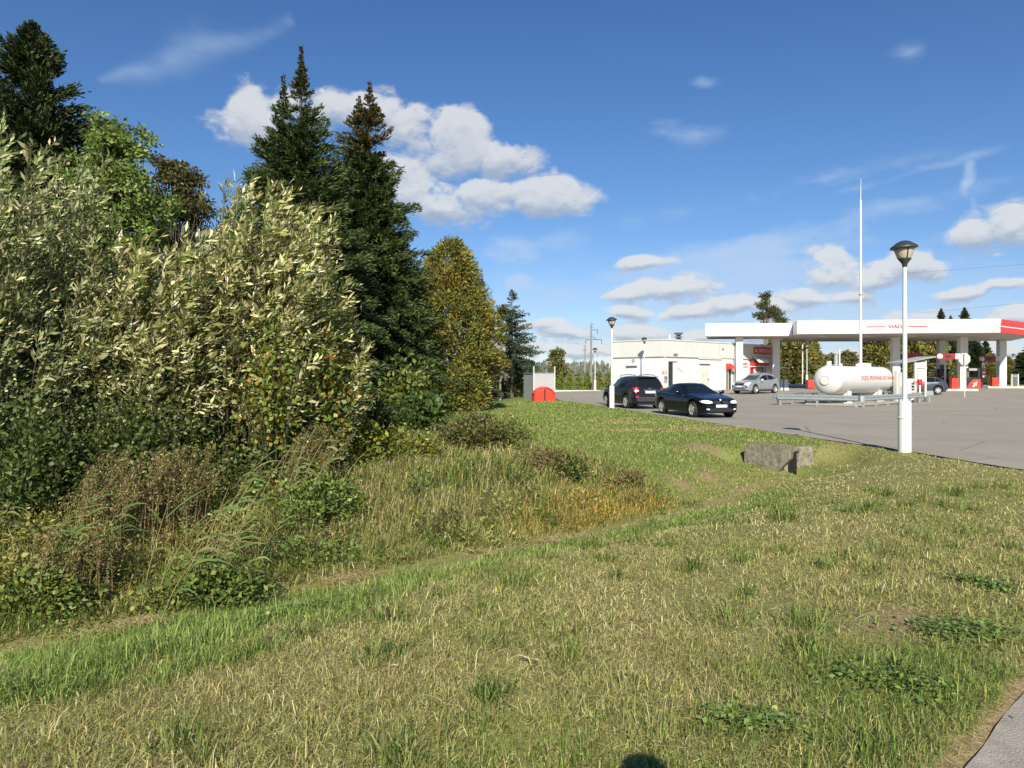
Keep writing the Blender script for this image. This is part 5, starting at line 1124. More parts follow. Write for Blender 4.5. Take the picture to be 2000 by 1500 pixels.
clump_tree('golden_sapling', 'narrow yellowing tree leaning against the small spruce near the shed', (xa(977, 48), 48, 0), za(590, 48), [(0, 0, za(610, 48), .35, .4, .6), (-.1, 0, za(650, 48), .5, .5, .8), (.1, 0, za(700, 48), .4, .5, .9)],
           [(.17, .16, .03), (.12, .13, .03), (.10, .12, .03)], 2600, .17, bark=PALEBARK, rt=.09, nclump=14, clr=.3, seed=3)

# ---- willow bushes: whippy stems with long leaves streaming in the wind
def willow(label, loc, ns, spread, hts, cols, seed, nleaf=58, L0=.135, group='pale willow bushes on the far bank', lean=(.25, 0), leafw=.27):
    g = np.random.default_rng(seed); t = thing('willow_bush', label, 'bush', loc, 0, group); st = MB(); C = []; D = []; TL = []; cc = []
    for i in range(ns):
        a = g.random() * 2 * math.pi; r_ = math.sqrt(g.random()); bx_, by = spread[0] * r_ * math.cos(a), spread[1] * r_ * math.sin(a)
        h = hts[0] + (hts[1] - hts[0]) * g.random() ** .75; h *= float(np.interp(bx_ / spread[0], [-1, -.2, .5, 1], hts[2]))
        base = np.array((bx_ * .35, by * .35, -.2)); tipo = np.array((bx_ * 1.05 + lean[0] * h * .35 + g.normal(0, .12), by * 1.05 + g.normal(0, .15), h))
        midp = base * .5 + tipo * .5 + np.array((bx_ * .22, by * .22, h * .06)); s_ = np.linspace(0, 1, 9)[:, None]
        pts = base * (1 - s_) ** 2 + midp * 2 * s_ * (1 - s_) + tipo * s_ ** 2
        st.tube([tuple(p) for p in pts], list(np.interp(s_[:, 0], [0, 1], [.017, .003])), 5, False)
        nt_ = max(4, nleaf // 9); u = np.sort(.24 + .76 * g.random(nt_) ** .7)[:, None]
        p = base * (1 - u) ** 2 + midp * 2 * u * (1 - u) + tipo * u ** 2; tg = unit(2 * (1 - u) * (midp - base) + 2 * u * (tipo - midp))
        sd = unit(np.cross(tg, g.normal(size=(nt_, 3)))); td = unit(tg * .8 + sd * (.75 - .35 * u) + np.array((.30, -.04, 0))); tl = (.18 + .34 * g.random((nt_, 1))) * (1.2 - .55 * u)
        ti = np.repeat(np.arange(nt_), 9); v_ = np.tile(np.linspace(.12, 1.0, 9), nt_)[:, None]; sgn = np.tile(np.array((1, -1, 1, -1, 1, -1, 1, -1, 0)), nt_)[:, None]; nl_ = len(ti)
        bend = np.array((.14, 0, -.05)) * v_ ** 2 * tl[ti] * 2; C.append(p[ti] + td[ti] * tl[ti] * v_ + bend); sv = unit(np.cross(td[ti], g.normal(0, .35, (nl_, 3)) + np.array((0, -1, .3))))
        D.append(td[ti] * .8 + sv * sgn * .62 + np.array((.34, -.03, -.06)) + g.normal(0, .20, (nl_, 3))); TL.append(L0 * (.45 + .75 * g.random(nl_)) * (.75 + .35 * np.sin(v_[:, 0] * 3.0)) * (.8 + .5 * np.repeat(g.random(nt_), 9)))
        tone = (1 + .30 * g.normal(size=(nt_, 1)))[ti]; 
        if i % 2 == 0: st.tube([tuple(p[q_]) for q_ in (0,)] + [tuple(p[0] + td[0] * tl[0])], [.003, .002], 4, False)
        nleaf_ = nl_
        cc.append(np.clip(colmix(nleaf_, cols, .16) * np.clip(tone, .55, 1.5), .01, .8))
    C, D, TL, cc = map(np.concatenate, (C, D, TL, cc)); n = len(C)
    st.build('stems', STEM, t); link('foliage', leaves_mesh('foliage', C, D, TL, TL * leafw * (.8 + .4 * g.random(n)), cc, mid=.5), WILLOW, t); return t
CREAM = [(.72, .65, .38), (.64, .58, .32), (.50, .47, .22), (.32, .33, .12), (.18, .21, .06), (.12, .15, .04), (.25, .27, .08)]
SAGE = [(.40, .41, .22), (.29, .32, .15), (.18, .22, .08), (.11, .15, .04), (.52, .49, .28)]
z_ = zg
Y = 10.8; willow('cream leaved willow bush on the bank with its tallest shoots before the twin fir', (xa(465, Y), Y, zg(xa(465, Y), Y)), 200, (1.15, 1.1), (2.3, 4.45, [.80, 1.0, 1.0, .70]), CREAM, 31, nleaf=160, L0=.138, leafw=.25)
Y = 10.2; willow('cream leaved willow bush between the sage willow and the tallest willow shoots', (xa(285, Y), Y, zg(xa(285, Y), Y)), 170, (1.05, 1.1), (1.9, 3.55, [1.0, .95, 1.0, 1.0]), CREAM, 32, nleaf=160, L0=.136, leafw=.25)
Y = 9.4; willow('sage green willow bush filling the left edge under the dark spruce', (xa(-10, Y), Y, zg(xa(-10, Y), Y)), 240, (1.30, 1.2), (2.0, 4.6, [1.0, 1.0, 1.0, .62]), SAGE, 33, nleaf=175, L0=.112, leafw=.27)
Y = 11.6; willow('thin willow at the right end of the bushes reaching toward the fir', (xa(585, Y), Y, zg(xa(585, Y), Y)), 90, (.75, .9), (1.5, 3.2, [1, 1, .85, .65]), CREAM[1:], 34, nleaf=160, L0=.118, leafw=.26)

# ---- leafy shrubs
grn_ = [(.12, .17, .04), (.15, .21, .05), (.09, .13, .03), (.20, .24, .06)]
def shrub(name, label, px, Y, ztop, rx, cols, n, ls, seed, group=None, lw=.6, ry=None, flat=.75, cat='shrub', m=LEAF, stems=14, z0=.1):
    g = np.random.default_rng(seed); x = xa(px, Y); zb = zg(x, Y); H = ztop - zb; ry = ry or rx; t = thing(name, label, cat, (x, Y, zb), 0, group)
    k_ = 46; tips = []; st = MB()
    for i in range(k_):
        a = g.random() * 2 * math.pi; r_ = g.random() ** .6; h = z0 * H + (1 - z0) * H * math.sqrt(max(0, 1 - r_ ** 2.4)) * (.45 + .55 * g.random())
        p = np.array((rx * r_ * math.cos(a), ry * r_ * math.sin(a), h)); tips.append(p)
        if i < stems: st.tube([(p[0] * .15, p[1] * .15, -.1), (p[0] * .6, p[1] * .6, h * .6), tuple(p)], [.014, .010, .004], 5, False)
    st.build('stems', STEM, t); tips = np.array(tips); ci = g.integers(0, k_, n); u = g.random((n, 1)) ** .6
    C = tips[ci] * (.35 + .65 * u) + g.normal(0, 1, (n, 3)) * np.array((rx, ry, H)) * .14; C[:, 2] = np.abs(C[:, 2])
    D = g.normal(0, .6, (n, 3)) + unit(C) * .5 + np.array((.1, 0, .1))
    link('foliage', leaves_mesh('foliage', C, D, ls * (.55 + .9 * g.random(n)), ls * lw * (.55 + .9 * g.random(n)), colmix(n, cols, .25)), m, t); return t
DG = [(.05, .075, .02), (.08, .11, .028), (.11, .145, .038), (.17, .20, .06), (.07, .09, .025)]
YG = [(.22, .26, .05), (.17, .21, .045), (.28, .28, .055), (.13, .18, .04)]
AUT = [(.36, .22, .03), (.26, .11, .03), (.32, .28, .05), (.22, .22, .05), (.18, .19, .05)]
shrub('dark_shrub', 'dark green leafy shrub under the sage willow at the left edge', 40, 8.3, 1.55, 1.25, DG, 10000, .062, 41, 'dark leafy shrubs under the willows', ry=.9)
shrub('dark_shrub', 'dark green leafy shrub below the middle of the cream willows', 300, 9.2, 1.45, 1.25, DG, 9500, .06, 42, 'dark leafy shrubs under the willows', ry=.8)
shrub('dark_shrub', 'shrub coloured dark for the shade in the gap between the thin willow and the fir', 690, 15.8, 1.25, 1.5, [(.025, .04, .012), (.04, .055, .016), (.06, .08, .02)], 7000, .07, 43, 'dark leafy shrubs under the willows', ry=1.2)  # leaf colours darkened to stand in for shade at this spot
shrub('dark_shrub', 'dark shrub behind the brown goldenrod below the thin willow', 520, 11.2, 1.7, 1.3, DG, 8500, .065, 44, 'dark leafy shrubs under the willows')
shrub('maple_sapling', 'sapling with yellow and orange autumn leaves in front of the twin fir', 618, 10.9, 3.1, .72, AUT[:3] + YG * 3, 2200, .075, 45, None, lw=.85, cat='sapling', z0=.35)
shrub('maple_sapling', 'lower yellow green sapling beside the tall autumn one', 535, 9.9, 2.5, .55, YG * 3 + AUT[:1], 1500, .07, 46, None, lw=.85, cat='sapling', z0=.35)
shrub('hazel_bush', 'bright yellow green bush at the foot of the rusty topped fir', 795, 22, 2.0, .95, [(.15, .18, .035), (.20, .21, .05), (.11, .15, .03)], 2200, .15, 47, lw=.8, cat='bush')
shrub('hazel_bush', 'darker green bush beneath the hazel at the lawn edge', 830, 21, 1.25, .8, [(.09, .13, .03), (.06, .10, .025)], 1600, .14, 48, lw=.8, cat='bush')
shrub('bramble_mound', 'tangled bramble mound crowning the weedy bank before the lawn', 935, 14.8, .92, 1.15, [(.13, .14, .035), (.17, .16, .05), (.10, .13, .03), (.20, .15, .06), (.09, .12, .04)], 8000, .065, 49, ry=.9, cat='brambles')
shrub('bramble_mound', 'lower bramble tangle left of the crowning mound, with yellow leaves', 760, 13.2, .75, 1.0, YG + [(.17, .15, .05), (.25, .22, .03)], 5500, .07, 50, ry=.9, cat='brambles')
shrub('bramble_mound', 'dark bramble clump near the right tip of the weeds', 1112, 12.4, .28, .42, DG + [(.25, .22, .04)], 1500, .06, 51, cat='brambles')
shrub('yellow_vine', 'yellow leaved vine glowing below the dark fir foot', 700, 12.2, 1.0, .5, [(.30, .28, .03), (.24, .26, .03), (.16, .19, .03)], 1300, .085, 52, lw=.9, cat='vine')
shrub('nettle_patch', 'bright green nettles beneath the thin willow beside brown goldenrod', 625, 9.3, .50, .55, [(.16, .23, .05), (.21, .26, .06), (.12, .18, .04)], 1500, .06, 53, lw=.7, cat='nettles')
shrub('nettle_patch', 'low green leafy weeds at the foot of the leaning reeds', 400, 6.85, -.12, .70, grn_ + YG[:1], 2600, .055, 54, lw=.7, ry=.35, cat='nettles')
shrub('nettle_patch', 'low leafy weeds on the bank at the left edge of the grass', 60, 6.6, -.08, .6, grn_ + YG[:2], 1800, .05, 55, lw=.7, ry=.4, cat='nettles')

# ---- goldenrod, reeds, tall weeds
def goldenrod(label, px, Y, ztop, rx, n_st, seed, cols):
    g = np.random.default_rng(seed); x = xa(px, Y); zb = zg(x, Y); t = thing('goldenrod_clump', label, 'weeds', (x, Y, zb), 0, 'brown seeding goldenrod clumps'); H = ztop - zb; st = MB(); C = []; D = []
    for i in range(n_st):
        bx_, by = g.normal(0, rx * .42), g.normal(0, rx * .3); h = H * (.50 + .54 * g.random()); lx = .22 * h + g.normal(0, .10)
        st.tube([(bx_, by, -.05), (bx_ + lx * .3, by, h * .6), (bx_ + lx, by, h)], [.006, .005, .002], 4, False)
        m_ = 95; s_ = g.random(m_); C.append(np.stack([bx_ + lx * (.3 + .7 * s_) + g.normal(0, .045, m_) * (1.3 - s_), by + g.normal(0, .045, m_) * (1.3 - s_), h * (.62 + .40 * s_)], 1)); D.append(g.normal(0, .6, (m_, 3)) + np.array((.3, 0, .4)))
        m_ = 26; s_ = g.random(m_); C.append(np.stack([bx_ + lx * .3 * s_ + g.normal(0, .03, m_), by + g.normal(0, .03, m_), h * .66 * s_], 1)); D.append(g.normal(0, .7, (m_, 3)))
    st.build('stems', mat('dry_stem', (.20, .14, .07), .9), t); C, D = np.concatenate(C), np.concatenate(D); n = len(C)
    link('seed_heads', leaves_mesh('seed_heads', C, D, .036 * (.5 + g.random(n)), .013 * (.6 + .8 * g.random(n)), colmix(n, cols, .3)), LEAF, t)
BRN = [(.25, .18, .08), (.19, .14, .06), (.33, .26, .13), (.19, .19, .06), (.28, .25, .09), (.16, .19, .05)]
goldenrod('brown goldenrod clump with seed heads at the foot of the cream willows', 235, 7.9, .84, .80, 64, 61, BRN)
goldenrod('narrower brown goldenrod clump beside the first, under the willows', 335, 8.3, .85, .5, 45, 62, BRN)
goldenrod('brown goldenrod clump leaning at the right end of the willows', 600, 9.9, .95, .45, 60, 63, BRN + [(.12, .13, .03)])
goldenrod('dry brown weed clump near the right tip of the weedy bank', 1060, 12.6, .42, .4, 60, 64, BRN)
goldenrod('dry brown weed clump at the far right end of the ditch weeds', 1215, 12.6, .02, .35, 34, 65, BRN + [(.25, .2, .08)])
goldenrod('dry brown clump low on the bank under the leaning reeds', 150, 6.9, .25, .5, 34, 66, BRN)
def reeds(label, px, Y, n, L, seed, lean):
    g = np.random.default_rng(seed); x = xa(px, Y); zb = zg(x, Y); t = thing('reed_clump', label, 'reeds', (x, Y, zb), 0, 'green reed clumps on the bank'); V = []; F_ = []; st = MB(); cols = []
    for i in range(n):
        bx_, by = g.normal(0, .24), g.normal(0, .18); l_ = L * (.5 + .6 * g.random()); lx = lean * (.3 + 1.0 * g.random())
        P_ = [(bx_ + lx * l_ * s ** 1.4, by, l_ * s * math.sqrt(max(.1, 1 - (lx * s) ** 2)) - .05) for s in np.linspace(0, 1, 6)]; st.tube(P_, [.005, .005, .004, .004, .003, .002], 5, False)
        for j in range(5):
            s0 = g.uniform(.2, 1.0); p = np.array([np.interp(s0, np.linspace(0, 1, 6), [q_[a] for q_ in P_]) for a in range(3)]); ll = .40 * (.5 + .8 * g.random()); w_ = .017 * (.6 + .7 * g.random()); up_ = g.uniform(.1, .95); yy = g.normal(0, .45); xx = g.choice([1, 1, 1, -.5]); dr = g.uniform(.2, .9)
            b0 = len(V)
            for s in np.linspace(0, 1, 5):
                c_ = p + np.array((ll * xx * (.8 * s + .1 * lean), yy * ll * s, ll * (up_ * s - dr * s * s))); wv_ = w_ * (1 - s ** 2) * .5; V += [c_ + np.array((0, wv_, wv_)), c_ - np.array((0, wv_, wv_))]
            F_ += [(b0 + 2 * a, b0 + 2 * a + 1, b0 + 2 * a + 3, b0 + 2 * a + 2) for a in range(4)]; cols += [tuple(colmix(1, [(.12, .18, .05), (.18, .23, .07), (.24, .25, .09), (.10, .16, .05)], .2)[0])] * 10
    st.build('stems', mat('reed_stem', (.30, .25, .11), .7), t); F_ = np.array(F_)
    link('blades', raw_mesh('blades', np.array(V), F_.ravel(), np.arange(len(F_)) * 4, np.full(len(F_), 4), np.array(cols)), BLADE, t)
reeds('green reeds leaning right in front of the brown goldenrod', 380, 7.6, 12, 1.3, 71, .50)
reeds('pale green reeds bent right beside the low leafy weeds', 350, 6.8, 9, 1.25, 72, .70)
reeds('small reed clump at the left edge under the sage willow', 40, 7.1, 9, 1.0, 73, .6)
reeds('few tall reeds standing below the right end of the willows', 560, 9.2, 11, 1.3, 74, .4)

def scatter(n, y0, y1, pad=1.06, pw=1.0):
    """roots spread over the wedge of ground the camera can see between two distances"""
    u = rng.random(n); Y_ = np.sqrt(y0 ** 2 + u * (y1 ** 2 - y0 ** 2)) if pw == 1 else y0 * (y1 / y0) ** u
    X_ = (rng.random(n) * 2 - 1) * .735 * pad * Y_ ; return X_, Y_
# weedy far bank
def weed_zone(x, y, s):
    back = np.interp(x, [-14, -6, -3, -.9, .4, 1.5, 2.6, 3.3], [14, 16.5, 16.2, 16.2, 15.0, 14.0, 13.2, 12.4])
    return (s > .15) & (y < back) & (x < 3.4)
X_, Y_ = scatter(420000, 4.2, 17, 1.1); s_ = ditch_dist(X_, Y_); k = weed_zone(X_, Y_, s_); X_, Y_, s_ = X_[k], Y_[k], s_[k]
keep = rng.random(len(X_)) < np.clip(.25 + .9 * fbm(X_, Y_, .7, 90), 0, 1) * np.interp(Y_, [5, 17], [.9, .55]); X_, Y_, s_ = X_[keep], Y_[keep], s_[keep]; n = len(X_)
zone = fbm(X_, Y_, 1.1, 92); z2 = fbm(X_, Y_, .5, 95)
hs = np.interp(X_, [-6, 0, 2.2, 3.4], [1.0, .9, .62, .4]) * np.interp(s_, [.15, .6, 1.6], [.45, .8, 1.0])
L_ = (.22 + .42 * z2) * hs * (.6 + .7 * rng.random(n)) * .98
straw = [(.50, .44, .20), (.44, .38, .17), (.60, .53, .28), (.36, .30, .14)]; olive = [(.25, .28, .075), (.31, .33, .095), (.36, .36, .12)]; grn = [(.12, .19, .042), (.16, .24, .055), (.21, .29, .07)]; yel = [(.46, .36, .08), (.38, .32, .07), (.50, .33, .10)]
pick = rng.random(n) * .62 + zone * 1.0 - .08
C_ = np.where((pick < .42)[:, None], colmix(n, grn), np.where((pick < .72)[:, None], colmix(n, olive), colmix(n, straw)))
yz = np.exp(-(((X_ - 1.1) / 1.0) ** 2 + ((s_ - .55) / .6) ** 2)) + np.exp(-(((X_ - 2.4) / .8) ** 2 + ((s_ - .5) / .4) ** 2)) * .8 + np.exp(-(((X_ + 3.6) / .6) ** 2 + ((s_ - .9) / .5) ** 2)) * .5
ky = rng.random(n) < yz * .75; C_[ky] = colmix(int(ky.sum()), yel)
kg = (rng.random(n) < np.exp(-((s_ - .45) / .35) ** 2) * .55) & ~ky; C_[kg] = colmix(int(kg.sum()), grn)
fl = np.where(pick > .7, .62, .42); lean = np.stack([.28 + fl * rng.normal(size=n), -.12 + fl * rng.normal(size=n)], 1); lean = lean / np.maximum(1, np.linalg.norm(lean, axis=1, keepdims=True) / .9)
P = np.stack([X_, Y_, height(X_, Y_) - .01], 1)
o = link('weeds', blades_mesh('weeds', P, L_, (.0045 + .0011 * Y_ * .55) * (.7 + .6 * rng.random(n)), lean, C_, .7, rng.random(n) * 1.1), BLADE); tag(o, 'tall tangled grass and weeds covering the far bank of the ditch', 'weeds', None, 'stuff')
# leafy forbs among the weeds, growing in tufts of one kind
nT = 520; j = rng.integers(0, n, nT); Ct = []; Dt = []; Lt = []; Cc = []
pal = [grn, olive, grn, BRN, YG, [(.22, .24, .08), (.17, .20, .06)], DG, yel[:2]]
for q_ in j:
    h_ = (.18 + .5 * rng.random()) * float(np.interp(P[q_, 0], [-6, .5, 3], [1.05, .8, .5])) * float(np.interp(s_[q_], [.15, .8], [.55, 1])); r_ = .08 + .20 * rng.random(); m_ = int(60 + 500 * r_ * h_ * 2); a_ = rng.random(m_) * 6.28; rr = np.sqrt(rng.random(m_)) * r_; zz_ = rng.random(m_) ** .7
    Ct.append(P[q_] + np.stack([rr * np.cos(a_) + .12 * zz_ * h_, rr * np.sin(a_), h_ * zz_ * (1 - .5 * (rr / r_) ** 2)], 1)); Dt.append(np.stack([np.cos(a_), np.sin(a_), .5 + 0 * a_], 1) + rng.normal(0, .55, (m_, 3)))
    ls_ = .026 + .030 * rng.random(); Lt.append(ls_ * (.5 + rng.random(m_))); Cc.append(colmix(m_, pal[rng.integers(0, len(pal))], .22))
Ct, Dt, Lt, Cc = map(np.concatenate, (Ct, Dt, Lt, Cc))
o = link('undergrowth', leaves_mesh('undergrowth', Ct, Dt, Lt, Lt * (.3 + .4 * rng.random(len(Lt))), Cc), LEAF); tag(o, 'broad leaved undergrowth mixed into the weedy far bank', 'undergrowth', None, 'stuff')

# ---- mown bank in front, lush strip and lawn
parts = []
def grass_band(n, y0, y1, L0, Wm, pw=1):
    X_, Y_ = scatter(n, y0, y1, 1.08, pw); s_ = ditch_dist(X_, Y_); wd = walk_dist(X_, Y_)
    ok = ((s_ < .12) | ((Y_ > 12) & (Y_ < 18.5) & (X_ > np.where(s_ < .9, 3.6, 6.3)))) & (wd < .015) & ~in_asphalt(X_, Y_) & (X_ < edge_x(Y_) - .1)
    bare_ = np.exp(-(((X_ - 2.72) / .45) ** 2 + ((Y_ - 4.9) / .35) ** 2)); tuft = fbm(X_, Y_, .35, 100); thin_ = sstep(.30, .48, fbm(X_, Y_, .9, 103))
    ok &= rng.random(n) < (.30 + .9 * tuft) * (.45 + .55 * thin_) * (1 - .8 * bare_) * (1 - .85 * np.exp(-(np.minimum(wd, 0) / .05) ** 2)) * np.where((s_ > -.22) & (Y_ < 11), .55, 1)
    X_, Y_, s_, tuft = X_[ok], Y_[ok], s_[ok], tuft[ok]; m_ = len(X_)
    lo_ = np.interp(X_, [-5, -1.6, 0, 3.5, 6], [-3.3, -2.7, -1.7, -1.0, -.6]); lush = sstep(lo_ - .35, lo_ + .45, s_ + .9 * (fbm(X_, Y_, .9, 115) - .5)) * (1 - sstep(-.30, -.12, s_)) * np.interp(X_, [-6, -3, 2, 4.5, 6.5], [.85, .95, 1, .8, .3]); greeny = fbm(X_, Y_, .8, 106); big = fbm(X_, Y_, 2.3, 110); lush = lush * np.clip(1.5 - 1.6 * sstep(.52, .72, fbm(X_, Y_, .55, 150)), .12, 1)
    pk = rng.random(m_) * .75 + (big - .5) * .9 + .30 - .85 * (greeny - .5) - .95 * lush - .10 * sstep(.5, .75, greeny) * (Y_ < 6) * (X_ > .8)
    st_ = [(.52, .47, .21), (.45, .41, .17), (.60, .55, .28), (.40, .35, .15)]; ol = [(.31, .33, .095), (.37, .37, .115), (.25, .28, .08)]; gr = [(.15, .23, .05), (.19, .28, .065), (.24, .32, .08)]
    C_ = np.where((pk < .16)[:, None], colmix(m_, gr), np.where((pk < .46)[:, None], colmix(m_, ol), colmix(m_, st_)))
    kl = rng.random(m_) < lush * (.35 + .5 * fbm(X_, Y_, .45, 140)); C_[kl] = colmix(int(kl.sum()), [(.26, .38, .09), (.33, .45, .12), (.38, .47, .14), (.21, .31, .08), (.36, .38, .14)])
    L_ = L0 * (.45 + .75 * rng.random(m_)) * (.65 + .7 * tuft) * (1 + .55 * lush); tall = rng.random(m_) < .05; L_[tall] *= 1.9
    L_ = L_ * np.interp(Y_, [3, 7, 12], [1.0, .95, .62])
    spread = np.where(pk > .46, .95, .55); lean = np.stack([.20 + spread * rng.normal(size=m_), -.05 + spread * rng.normal(size=m_)], 1); flat = rng.random(m_) < .30 * (pk > .16); lean[flat] = unit(rng.normal(size=(int(flat.sum()), 2))) * .955; C_[flat] = colmix(int(flat.sum()), st_[:3] + [(.30, .25, .13)]); lean = lean / np.maximum(1, np.linalg.norm(lean, axis=1, keepdims=True) / .965)
    parts.append((np.stack([X_, Y_, height(X_, Y_) - .008 + .02 * flat * rng.random(m_)], 1), L_, Wm * (.6 + .8 * rng.random(m_)), lean, C_, rng.random(m_) ** 1.3 * .75))
grass_band(165000, 2.7, 4.6, .088, .0044); grass_band(190000, 4.6, 7.5, .086, .0060); grass_band(175000, 7.5, 12, .080, .0090); grass_band(230000, 12, 18.5, .095, .013)
# rough turf just outside the frame on the road side
X_ = rng.uniform(2.2, 9.0, 60000); Y_ = rng.uniform(2.0, 12.4, 60000); k = (X_ > .76 * Y_) & (walk_dist(X_, Y_) < .0) & ~in_asphalt(X_, Y_); X_, Y_ = X_[k], Y_[k]; m_ = len(X_); ln = .55 * rng.normal(size=(m_, 2)); ln = ln / np.maximum(1, np.linalg.norm(ln, axis=1, keepdims=True) / .95)
parts.append((np.stack([X_, Y_, height(X_, Y_) - .008], 1), .05 + .06 * rng.random(m_), .008 + .004 * rng.random(m_), ln, colmix(m_, [(.45, .41, .17), (.31, .33, .095), (.19, .28, .065)]), rng.random(m_) * .7))
# cut straw lying along the ditch bottom
n = 26000; tt = rng.random(n); DI = np.cumsum(np.r_[0, np.linalg.norm(np.diff(DITCH[1:], axis=0), axis=1)]); q_ = tt * DI[-1]
bx_ = np.interp(q_, DI, DITCH[1:, 0]) + rng.normal(0, .12, n); by = np.interp(q_, DI, DITCH[1:, 1]) + rng.normal(0, .16, n); ok = (fbm(bx_, by, .8, 33) > .53) & (by < 10.5); bx_, by = bx_[ok], by[ok]; n = len(bx_)
a = rng.random(n) * 6.28; parts.append((np.stack([bx_, by, height(bx_, by) + .01], 1), .10 + .12 * rng.random(n), .006 + .004 * rng.random(n), .95 * np.stack([np.cos(a), np.sin(a)], 1), colmix(n, [(.50, .40, .21), (.56, .46, .27), (.40, .31, .16), (.36, .33, .14)]), np.zeros(n)))
# single coarse tufts of longer green blades
nt_ = 190; xt, yt = scatter(nt_, 2.9, 11, 1.0); k = (ditch_dist(xt, yt) < -.4) & (walk_dist(xt, yt) < -.15); xt, yt = xt[k], yt[k]
for x0, y0 in zip(xt, yt):
    m_ = int(30 + 70 * rng.random()); r_ = .03 + .07 * rng.random(); x = x0 + rng.normal(0, r_, m_); y = y0 + rng.normal(0, r_, m_); ln = .45 * rng.normal(size=(m_, 2)) + np.stack([(x - x0), (y - y0)], 1) * 4 + np.array((.12, 0)); ln = ln / np.maximum(1, np.linalg.norm(ln, axis=1, keepdims=True) / .93)
    parts.append((np.stack([x, y, height(x, y) - .005], 1), (.12 + .14 * rng.random()) * (.5 + .7 * rng.random(m_)), .0055 * (.7 + .6 * rng.random(m_)) * (1 + .06 * y0), ln, colmix(m_, [(.14, .22, .05), (.18, .26, .06), (.24, .28, .08), (.34, .33, .12)], .18), .7 * rng.random(m_)))
Pn, Ln, Wn, len_, Cn_, Dr_ = [np.concatenate([p_[i] for p_ in parts]) for i in range(6)]
o = link('grass', blades_mesh('grass', Pn, Ln, Wn, len_, Cn_, .55, Dr_), BLADE); tag(o, 'half dry mown grass of the near bank with a lush green strip', 'grass', None, 'stuff')
# lawn beyond the ditch
X_, Y_ = scatter(330000, 9, 46, 1.0, 0); s_ = ditch_dist(X_, Y_)
ok = (s_ > .3) & ~weed_zone(X_, Y_, s_) & (X_ < edge_x(Y_) - .12) & (X_ > -1.9 - .08 * Y_) & ((Y_ < 17.2) | (X_ < edge_x(Y_)))
for (mx, my, r, a_) in HEAPS: ok &= rng.random(len(X_)) > 1.1 * np.exp(-((X_ - mx) ** 2 + ((Y_ - my) * .8) ** 2) / (r * .9) ** 2)
X_, Y_ = X_[ok], Y_[ok]; n = len(X_); band = sstep(.45, .8, fbm(X_ * .5, Y_, 1.7, 30)) * sstep(12.5, 15, Y_) * (1 - sstep(22, 30, Y_)) * sstep(1.5, 4, X_); mow = vnoise(X_ * .25, Y_ - X_ * .15, 1.1, 120)
pk = rng.random(n) * .8 + band * .75 + (mow - .5) * .35
C_ = np.where((pk < .62)[:, None], colmix(n, [(.19, .265, .065), (.24, .315, .08), (.29, .345, .10)]), np.where((pk < .85)[:, None], colmix(n, [(.25, .26, .085), (.30, .29, .10)]), colmix(n, [(.48, .40, .20), (.40, .33, .15)])))
lean = .5 * rng.normal(size=(n, 2)); lean = lean / np.maximum(1, np.linalg.norm(lean, axis=1, keepdims=True) / .9)
o = link('lawn', blades_mesh('lawn', np.stack([X_, Y_, height(X_, Y_) - .005], 1), (.045 + .02 * rng.random(n)) * np.interp(Y_, [10, 40], [1, 1.3]), .0012 * Y_ * (.7 + .6 * rng.random(n)), lean, C_), BLADE); tag(o, 'short mown green lawn between the weedy bank and the forecourt', 'lawn', None, 'stuff')
# clover and broad leaf patches in the foreground turf
acc = []
for (px, py, rx, ry, m_) in ((1885, 1240, .26, .18, 900), (1890, 1135, .16, .10, 260), (1460, 1420, .20, .10, 420), (1790, 1350, .22, .12, 420), (1950, 1150, .15, .12, 260), (590, 1130, .5, .2, 700), (30, 1320, .25, .15, 500), (1400, 990, .3, .2, 300), (1680, 1330, .2, .12, 240)):
    Yc = CH * F / (py - HZ); xc = xa(px, Yc); x = xc + rng.normal(0, rx * .6, m_); y = Yc + rng.normal(0, ry * .7, m_); acc.append(np.stack([x, y, height(x, y) + .015 + .05 * rng.random(m_)], 1))
C = np.concatenate(acc); n = len(C); D = np.concatenate([rng.normal(0, 1, (n, 2)), .15 * rng.normal(size=(n, 1))], 1)
o = link('clover', leaves_mesh('clover', C, D, .034 * (.6 + .7 * rng.random(n)), .028 * (.6 + .7 * rng.random(n)), colmix(n, [(.17, .26, .06), (.21, .30, .075), (.25, .33, .10)], .2), up=np.tile((.1, .1, 1.0), (n, 1)) + rng.normal(0, .35, (n, 3))), LEAF); tag(o, 'green clover and broad leaves scattered through the near turf', 'clover', None, 'stuff')
# litter in the grass
def flake(name, label, cat, px, py, pts, m, z=.07):
    Yc = CH * F / (py - HZ); xc = xa(px, Yc); k = MB(); n_ = len(pts); V = []
    for i, (x, y, w_) in enumerate(pts): V += [(x, y - w_, .006 * math.sin(i * 1.7)), (x, y, .007 + .005 * math.sin(i * 1.3)), (x, y + w_, .006 * math.cos(i * 1.9)), (x, y, .002 + .005 * math.sin(i * 1.3))]
    k.add(V, [(4 * i + a, 4 * i + (a + 1) % 4, 4 * i + 4 + (a + 1) % 4, 4 * i + 4 + a) for i in range(n_ - 1) for a in range(4)] + [(0, 1, 2, 3), (4 * n_ - 1, 4 * n_ - 2, 4 * n_ - 3, 4 * n_ - 4)], True)
    o = k.build(name, m); o.location = (xc, Yc, zg(xc, Yc) + z); tag(o, label, cat)
PALE = mat('bleached_leaf', (.40, .36, .25), .8, var=.1); ORL = mat('fallen_leaf', (.34, .17, .075), .7, var=.2)
flake('dry_leaf', 'long bleached dry leaf curled in the foreground grass', 'dry leaf', 1030, 1312, [(-.065, .030, .002), (-.045, .034, .006), (-.03, .030, .002), (-.01, .018, .006), (.02, -.002, .008), (.045, -.022, .005), (.055, -.035, .001)], PALE, .06)
